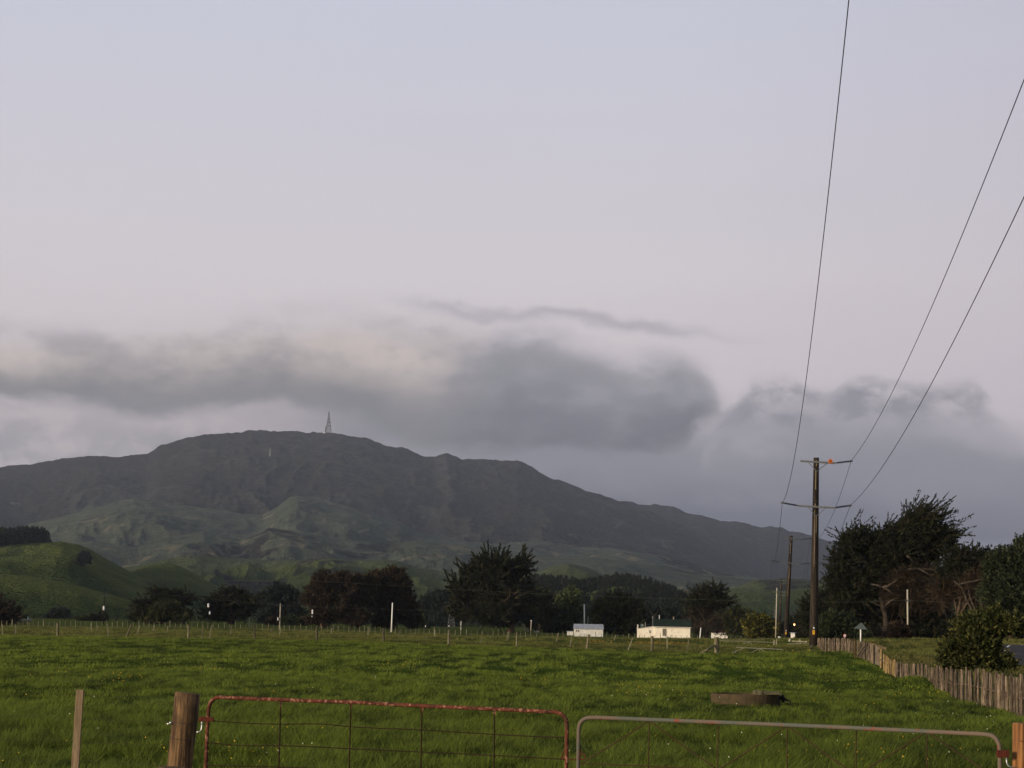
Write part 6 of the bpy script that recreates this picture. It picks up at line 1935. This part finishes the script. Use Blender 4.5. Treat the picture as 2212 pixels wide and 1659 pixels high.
r_g2 = lambda x: lerp_r(x, 1250, 20.2, 2165, 18.6)
fr2 = [(1248, 1735), (1248.6, 1659), (1249.3, 1622), (1249.8, 1590), (1250.2, 1576), (1252.8, 1564), (1259, 1555.5), (1269, 1551), (1285, 1550), (1316, 1551), (1448, 1556.3), (1640, 1563.8), (1800, 1570.5), (1947.5, 1577.5), (2071, 1583.4),
       (2127, 1586.4), (2145.4, 1591), (2155, 1601.5), (2159.5, 1617), (2160, 1659), (2160.5, 1745)]
rods = []
for xt, yt, xb in ((1402.5, 1556, 1399), (1551.6, 1561, 1548.5), (1700.5, 1568, 1700), (1849.6, 1574, 1848.5), (2002, 1581, 2002)):
    rods.append(('upright_rod', 'rod_rust', 0.0058, [(xt, yt), (xb, 1735)]))
for a_, c_ in (((1402, 1557), (1258, 1648)), ((1403, 1557), (1548, 1661)), ((1700, 1568), (1552, 1662)), ((1701, 1568), (1846, 1672)), ((2001, 1581), (1852, 1673)), ((2003, 1581), (2156, 1682))):
    rods.append(('diagonal_rod', 'rod_rust', 0.0062, [a_, ((a_[0] + c_[0]) / 2, (a_[1] + c_[1]) / 2 + 1.5), c_]))
rods.append(('mesh_wire', 'rod_rust', 0.0058, [(1250, 1649), (1400, 1655), (1550, 1662.5), (1850, 1674), (2160, 1684)]))
g2, P2_ = near_gate('farm_gate', 'grey pipe gate with zigzag rods and pinkish worn paint, right one of the pair', r_g2, fr2, 0.0185, 'grey_pipe', [], rods, None)
mb = MB()
mb.box(P2_(2160, 1628.3), (0.052, 0.052, 0.060))
mb.box(P2_(2174.5, 1628.3), (0.036, 0.05, 0.060))
mb.box(P2_(2167.5, 1628.3), (0.012, 0.03, 0.050))
mb.build('hinge', M['dark_rust'], g2, bevel=0.003)
mb = MB()
mb.tube([P2_(1252, 1616), P2_(1252, 1636)], 0.012, 8)
for k in range(12):
    a0 = k * math.pi / 6
    a1 = (k + 1) * math.pi / 6
    mb.tube([P2_(1258 + 6.5 * math.cos(a0), 1634 + 6.5 * math.sin(a0), -.02), P2_(1258 + 6.5 * math.cos(a1), 1634 + 6.5 * math.sin(a1), -.02)], 0.006, 6)
mb.build('latch_ring', M['dark_rust'], g2)
mb = MB()
nl = 7
for k in range(nl):
    x0_ = 1225.5 + (1254 - 1225.5) * k / nl
    x1_ = x0_ + 5.0
    ym = 1638.3 + 2.5 * math.sin(math.pi * (k + .5) / nl)
    if k % 2:
        for dy in (-0.008, 0.008):
            mb.tube([P1_(x0_, ym, dy - .02), P1_(x1_, ym, dy - .02)], 0.0035, 5)
    else:
        for dz in (-1.5, 1.5):
            mb.tube([P1_(x0_, ym + dz, -.02), P1_(x1_, ym + dz, -.02)], 0.0035, 5)
tag(mb.build('chain', M['dark_rust'], None, origin=P1_(1228, 1638)), 'short rusty chain fastening the two gates together', 'chain')

# gate posts
gp = rooted('gate_post', 'thick weathered round timber post leaning beside the rusty red gate', 'post', W(380, 1745, 21.75))
mb = MB()
n_ = 26
prof = [(380, 1748, 27.5), (388.2, 1655, 26.4), (394, 1600, 26.2), (400, 1550, 26.7), (404.5, 1504.5, 27.2), (404.6, 1503.5, 26.3), (405.2, 1498, 26.8), (405.4, 1496.6, 25.8)]
mb.tube([W(x_, y_, 21.75) for x_, y_, w_ in prof], [w_ * px(21.75) for x_, y_, w_ in prof], n_, jitter=0.018, seed=8)
mb.build('post', M['post'], gp, smooth=True)
mb = MB()
mb.tube([W(424, 1581.8, 21.6), W(430.5, 1580.6, 21.6), W(434.6, 1577, 21.6), W(435.8, 1571, 21.6), W(436, 1561.5, 21.6)], 0.0072, 8)
mb.tube([W(434, 1560.8, 21.6), W(439, 1560.6, 21.6)], 0.008, 8)
mb.tube([W(360.5, 1563.8, 21.7), W(369.5, 1563.2, 21.7)], 0.008, 8)
mb.tube([W(366, 1561.2, 21.7), W(372, 1561.0, 21.7)], 0.010, 8)
mb.build('gudgeon_bolt', M['galv'], gp, smooth=True)
mb = MB()
for (yw, f_) in ((1561, 1.01), (1596, 1.01)):
    cpx = 400 - (yw - 1550) * 0.115
    ring = []
    for k in range(25):
        a_ = 2 * math.pi * k / 24
        q = W(cpx, yw, 21.75)
        ring.append(q + Vector((math.cos(a_), math.sin(a_), 0)) * (26.9 * px(21.75)) + Vector((0, 0, -0.01 * math.cos(a_))))
    mb.tube(ring, 0.0025, 4, cap=False)
mb.build('wire_tie', M['wire'], gp)
gp2 = rooted('gate_post', 'fresh orange-brown squared timber post at the right edge beside the grey gate', 'post', W(2208, 1760, 18.6))
mb = MB()
a_, c_ = W(2212, 1762, 18.68), W(2214.5, 1562, 18.68)
mb.beam(a_, c_, 0.155, 0.15, up=(-0.35, 1, 0))
mb.build('post', M['new_post'], gp2, bevel=0.010)
mb = MB()
mb.tube([W(2174, 1637, 18.55), W(2174.6, 1648, 18.55), W(2178, 1654.5, 18.55), W(2184, 1657.2, 18.55), W(2194, 1657.8, 18.6)], 0.0065, 8)
mb.build('gudgeon_bolt', M['galv'], gp2, smooth=True)
mb = MB()
mb.beam(W(2203, 1600.5, 18.52), W(2216, 1602, 18.52), 0.006, 0.003)
mb.build('saw_cut', M['tag_dark'], gp2)
mb = MB()
cpt = W(372, 1656.5, 21.25)
g_ = Vector((cpt.x, cpt.y, gz(cpt.x, cpt.y) - 0.2))
mb.tube([g_, Vector((cpt.x, cpt.y, cpt.z - 0.05)), Vector((cpt.x, cpt.y, cpt.z - 0.015)), Vector((cpt.x, cpt.y, cpt.z))], [0.215, 0.20, 0.17, 0.10], 20, jitter=0.03, seed=2)
tag(mb.build('stump', M['post'], None, smooth=True, origin=g_), 'rounded end of a short thick log at the foot of the leaning gate post', 'log')
lf = rooted('wire_fence', 'thin wire fence with one narrow batten at the bottom left corner', 'fence', W(160, 1745, 22.4))
mb = MB()
mb.beam(W(156.5, 1748, 22.4), W(173.2, 1490, 22.4), 0.074, 0.038)
mb.build('batten', M['batten'], lf, bevel=0.004)
for a_, c_ in (((-90, 1490.5), (368, 1508.5)), ((-90, 1541), (366, 1560)), ((-90, 1593.5), (362, 1610)), ((-90, 1636.5), (358, 1652)), ((-90, 1690), (356, 1702))):
    mb = MB()
    pts_ = [W(a_[0] + (c_[0] - a_[0]) * k / 8, a_[1] + (c_[1] - a_[1]) * k / 8 + 0.9 * math.sin(math.pi * k / 8), 22.46) for k in range(9)]
    mb.tube(pts_, 0.0014, 5)
    mb.build('wire', M['wire'], lf)

# ------------------------------------------------------------------ grass
m_gr, t, b, out = mat_new('grass blades')
tn = att(t, 'tint')
dry = att(t, 'dry')
hgt = att(t, 'tip')
c1 = t.mix(tn, (0.009, 0.018, 0.003, 1), (0.128, 0.164, 0.020, 1))
c2 = t.mix(tn, (0.032, 0.032, 0.011, 1), (0.150, 0.122, 0.044, 1))
col = t.mix(dry, c1, c2)
col = t.mix(t.math('MULTIPLY', hgt, 0.25), col, (0.12, 0.16, 0.035, 1))
t.l.new(col, b.inputs['Base Color'])
set_in(b, Roughness=0.7)
b.inputs['Specular IOR Level'].default_value = 0.12
trn = t.n.new('ShaderNodeBsdfTranslucent')
t.l.new(col, trn.inputs['Color'])
mx = t.n.new('ShaderNodeMixShader')
mx.inputs[0].default_value = 0.25
t.l.new(b.outputs[0], mx.inputs[1])
t.l.new(trn.outputs[0], mx.inputs[2])
t.l.new(mx.outputs[0], out.inputs['Surface'])
A_MIN, A_MAX = azel(-60, 1340)[0] - 0.01, azel(2272, 1380)[0] + 0.015
def blades(n, r0, r1, wd, h0, h1, ys=1.1, ct=0.42):
    a = rng.uniform(A_MIN, A_MAX, n)
    r = np.sqrt(rng.uniform(r0 ** 2, r1 ** 2, n))
    x, y = r * np.sin(a), r * np.cos(a)
    bf = beyond_fence(a, r)
    bm = beyond_mid(a, r)
    clump = smooth01((fbm(x / 0.9, y / ys, 3, 301) - 0.30) / 0.40)
    tuft = fbm(x / 0.30 / max(1.0, ys / 2), y / 0.5 / ys, 2, 341)
    clump2 = fbm(x / 3.2, y / 5.0, 3, 305)
    patch = fbm(x / 11.0, y / 16.0, 3, 311)
    road = np.abs((x - rp0.x) * RD.y - (y - rp0.y) * RD.x - bend((x - rp0.x) * RD.x + (y - rp0.y) * RD.y)) < 3.6
    tro = np.hypot(x - cc.x, y - cc.y) < tR * 1.02
    keep = ~(tro | road) & (rng.random(n) < 0.35 + 1.1 * clump)
    rk_ = np.clip((bm + 5) / 6, 0, 1) * 0.8 * (a < 0.16)
    rk_ = np.maximum(rk_, np.clip(bf + 0.5, 0, 1))
    x, y, r, a, clump, clump2, patch, rk_, tuft, bm_ = [q[keep] for q in (x, y, r, a, clump, clump2, patch, rk_, tuft, bm)]
    n = len(x)
    h = np.where(r < 50, 0.66, 0.50) * (h0 + (h1 - h0) * rng.random(n)) * (0.38 + 0.5 * clump + 1.3 * np.clip(tuft - 0.35, 0, 1) + 0.8 * np.clip(clump2 - 0.45, 0, 1)) * (1 + np.where(a < 0.16, 0.1, 0.5) * rk_)
    front = (np.abs(x - cc.x) < tR * 1.1) & (y < cc.y) & (y > cc.y - 4.5)
    h = np.where(front, h * 0.9, h)
    h = np.where((np.abs(bm_) < 4) & (a < 0.13), h * 0.5, h)
    z = ground(x, y) - 0.02
    ln = np.stack([rng.normal(0.22, 0.55, n) + (clump2 - 0.5) * 1.0, rng.normal(0, 0.55, n) + (fbm(x / 2.0, y / 2.0, 2, 330) - 0.5) * 1.2], 1) * h[:, None]
    an = rng.uniform(-0.9, 0.9, n)
    wv = wd * rng.uniform(0.55, 1.4, n)
    dx, dy = np.cos(an) * wv / 2, np.sin(an) * wv / 2
    v = np.empty((n, 3, 3), np.float32)
    v[:, 0] = np.stack([x - dx, y - dy, z], 1)
    v[:, 1] = np.stack([x + dx, y + dy, z], 1)
    v[:, 2] = np.stack([x + ln[:, 0], y + ln[:, 1], z + h], 1)
    ti = np.clip(0.05 + 0.62 * rng.random(n) ** 1.4 + 0.9 * (patch - 0.43) + ct * (clump - 0.4) + 0.4 * (clump2 - 0.48) + 1.7 * (tuft - 0.5), 0, 1)
    near_ = 1 - smooth01((r - 26) / 40)
    ti = ti * (1 - 0.20 * near_)
    dr = np.clip(rk_ * (0.75 + 0.7 * (patch - 0.5)), 0, 1)
    tip = np.zeros((n, 3), np.float32)
    tip[:, 2] = 1
    return v.reshape(-1, 3), np.repeat(ti, 3), np.repeat(dr, 3), tip.ravel()
parts_ = [blades(420000, 24, 46, 0.014, 0.09, 0.30), blades(480000, 44, 84, 0.026, 0.10, 0.30, 2.2, 0.55), blades(560000, 80, 205, 0.055, 0.12, 0.32, 4.5, 0.7), blades(260000, 165, 440, 0.10, 0.16, 0.34, 8.0, 0.6)]
v = np.concatenate([p[0] for p in parts_])
gm = np_mesh('grass', v, np.arange(len(v)).reshape(-1, 3), m_gr, attrs={'tint': np.concatenate([p[1] for p in parts_]), 'dry': np.concatenate([p[2] for p in parts_]), 'tip': np.concatenate([p[3] for p in parts_])})
stuff(gm, 'rough green pasture grass covering the paddock and road bank', 'grass')

# flowers of the pasture
m_fl = flat_mat('buttercup yellow', (0.50, 0.34, 0.03), 0.6)
m_fw = flat_mat('pale clover', (0.50, 0.52, 0.36), 0.6)
def flower_mesh(name, label, mat, clusters, sz):
    cs = []
    for (x_, y_, r_, sp, n) in clusters:
        c = W(x_, y_, r_)
        X, Y = rng.normal(c.x, sp, n), rng.normal(c.y, sp * 2.0, n)
        Z = ground(X, Y) + rng.uniform(0.12, 0.27, n)
        cs.append(np.stack([X, Y, Z], 1))
    c = np.concatenate(cs)
    n = len(c)
    up_ = np.tile([0.1, -0.9, 0.45], (n, 1)) + rng.normal(size=(n, 3)) * 0.3
    s_ = sz * rng.uniform(0.6, 1.25, n) * (0.7 + np.hypot(c[:, 0], c[:, 1]) / 70.0)
    u_ = np.cross(up_, np.array([0.0, 0, 1.0]))
    u_ /= np.linalg.norm(u_, axis=1, keepdims=True)
    w_ = np.cross(u_, up_)
    w_ /= np.linalg.norm(w_, axis=1, keepdims=True)
    k6 = []
    for k in range(5):
        a_ = 2 * math.pi * k / 5
        k6.append(c + (u_ * math.cos(a_) + w_ * math.sin(a_)) * s_[:, None])
    vv = np.stack(k6, 1).reshape(-1, 3)
    return stuff(np_mesh(name, vv, np.arange(n * 5).reshape(-1, 5), mat), label, 'flowers')
cl = []
def at_px(x, y):
    d = (y - hor(x))
    return CAMZ * F / max(d, 8)
for (x_, y_, n_f) in ((408, 1620, 5), (420, 1625, 4), (538, 1645, 6), (560, 1652, 5), (610, 1582, 2), (585, 1585, 3), (590, 1640, 4), (70, 1640, 3), (1888, 1645, 9), (1850, 1635, 8), (1840, 1655, 6), (1960, 1560, 4), (1815, 1515, 4), (1825, 1518, 4),
                      (1745, 1508, 4), (1965, 1612, 3), (2050, 1640, 3), (1290, 1645, 2), (530, 1505, 5), (215, 1460, 10), (245, 1455, 12), (230, 1470, 8), (1390, 1490, 12), (1370, 1500, 10), (1150, 1470, 8), (100, 1500, 3), (230, 1515, 3), (1975, 1495, 8), (1960, 1480, 8),
                      (880, 1435, 14), (1770, 1432, 12), (1540, 1440, 12), (420, 1440, 10), (1600, 1650, 3), (1480, 1600, 2)):
    rr_ = at_px(x_, y_ + 4)
    if rr_ > 24:
        cl.append((x_, y_, rr_, 0.28 + rr_ * 0.006, n_f))
flower_mesh('buttercups', 'scattered yellow buttercups in the pasture', m_fl, cl, 0.009)
cl = []
for k in range(42):
    x_, y_ = rnd.uniform(0, 2180), rnd.uniform(1470, 1655)
    if x_ < 1500 and rnd.random() < 0.5:
        continue
    cl.append((x_, y_, at_px(x_, y_ + 4), 0.5, rnd.randint(1, 5)))
flower_mesh('clover_flowers', 'tiny pale clover heads scattered in the grass', m_fw, cl, 0.008)
m_fo = flat_mat('ochre rush heads', (0.15, 0.105, 0.025), 0.8)
flower_mesh('ochre_weeds', 'ochre-yellow weeds in a strip behind the mid fence before the cottage', m_fo, [(1395, 1394, 205, 0.9, 120), (1420, 1394, 208, 0.9, 130), (1448, 1395, 206, 0.9, 120), (1470, 1396, 204, 0.7, 60), (1300, 1393, 205, 0.8, 40)], 0.028)

# ------------------------------------------------------------------ haze
hb = MB()
hb.box(Vector((0, 0, 0)), (2, 2, 2))
hz = hb.build('haze', None)
hz.scale = (10600, 10600, 0.5 * (1020 + 6.0))
hz.location = (0, 0, 0.5 * (1020 - 6.0))
m_h = bpy.data.materials.new('air')
m_h.use_nodes = True
nt = m_h.node_tree
nt.nodes.clear()
pv = nt.nodes.new('ShaderNodeVolumePrincipled')
pv.inputs['Color'].default_value = (0.76, 0.84, 1.0, 1)
pv.inputs['Density'].default_value = 3.1e-5
pv.inputs['Anisotropy'].default_value = 0.2
mo = nt.nodes.new('ShaderNodeOutputMaterial')
nt.links.new(pv.outputs[0], mo.inputs['Volume'])
hz.data.materials.append(m_h)
hz['kind'] = 'stuff'
hz['label'] = 'thin evening haze lying between the paddock and the far range'
hz['category'] = 'haze'
print('objects', len(bpy.data.objects), 'trees', TREE_N[0])
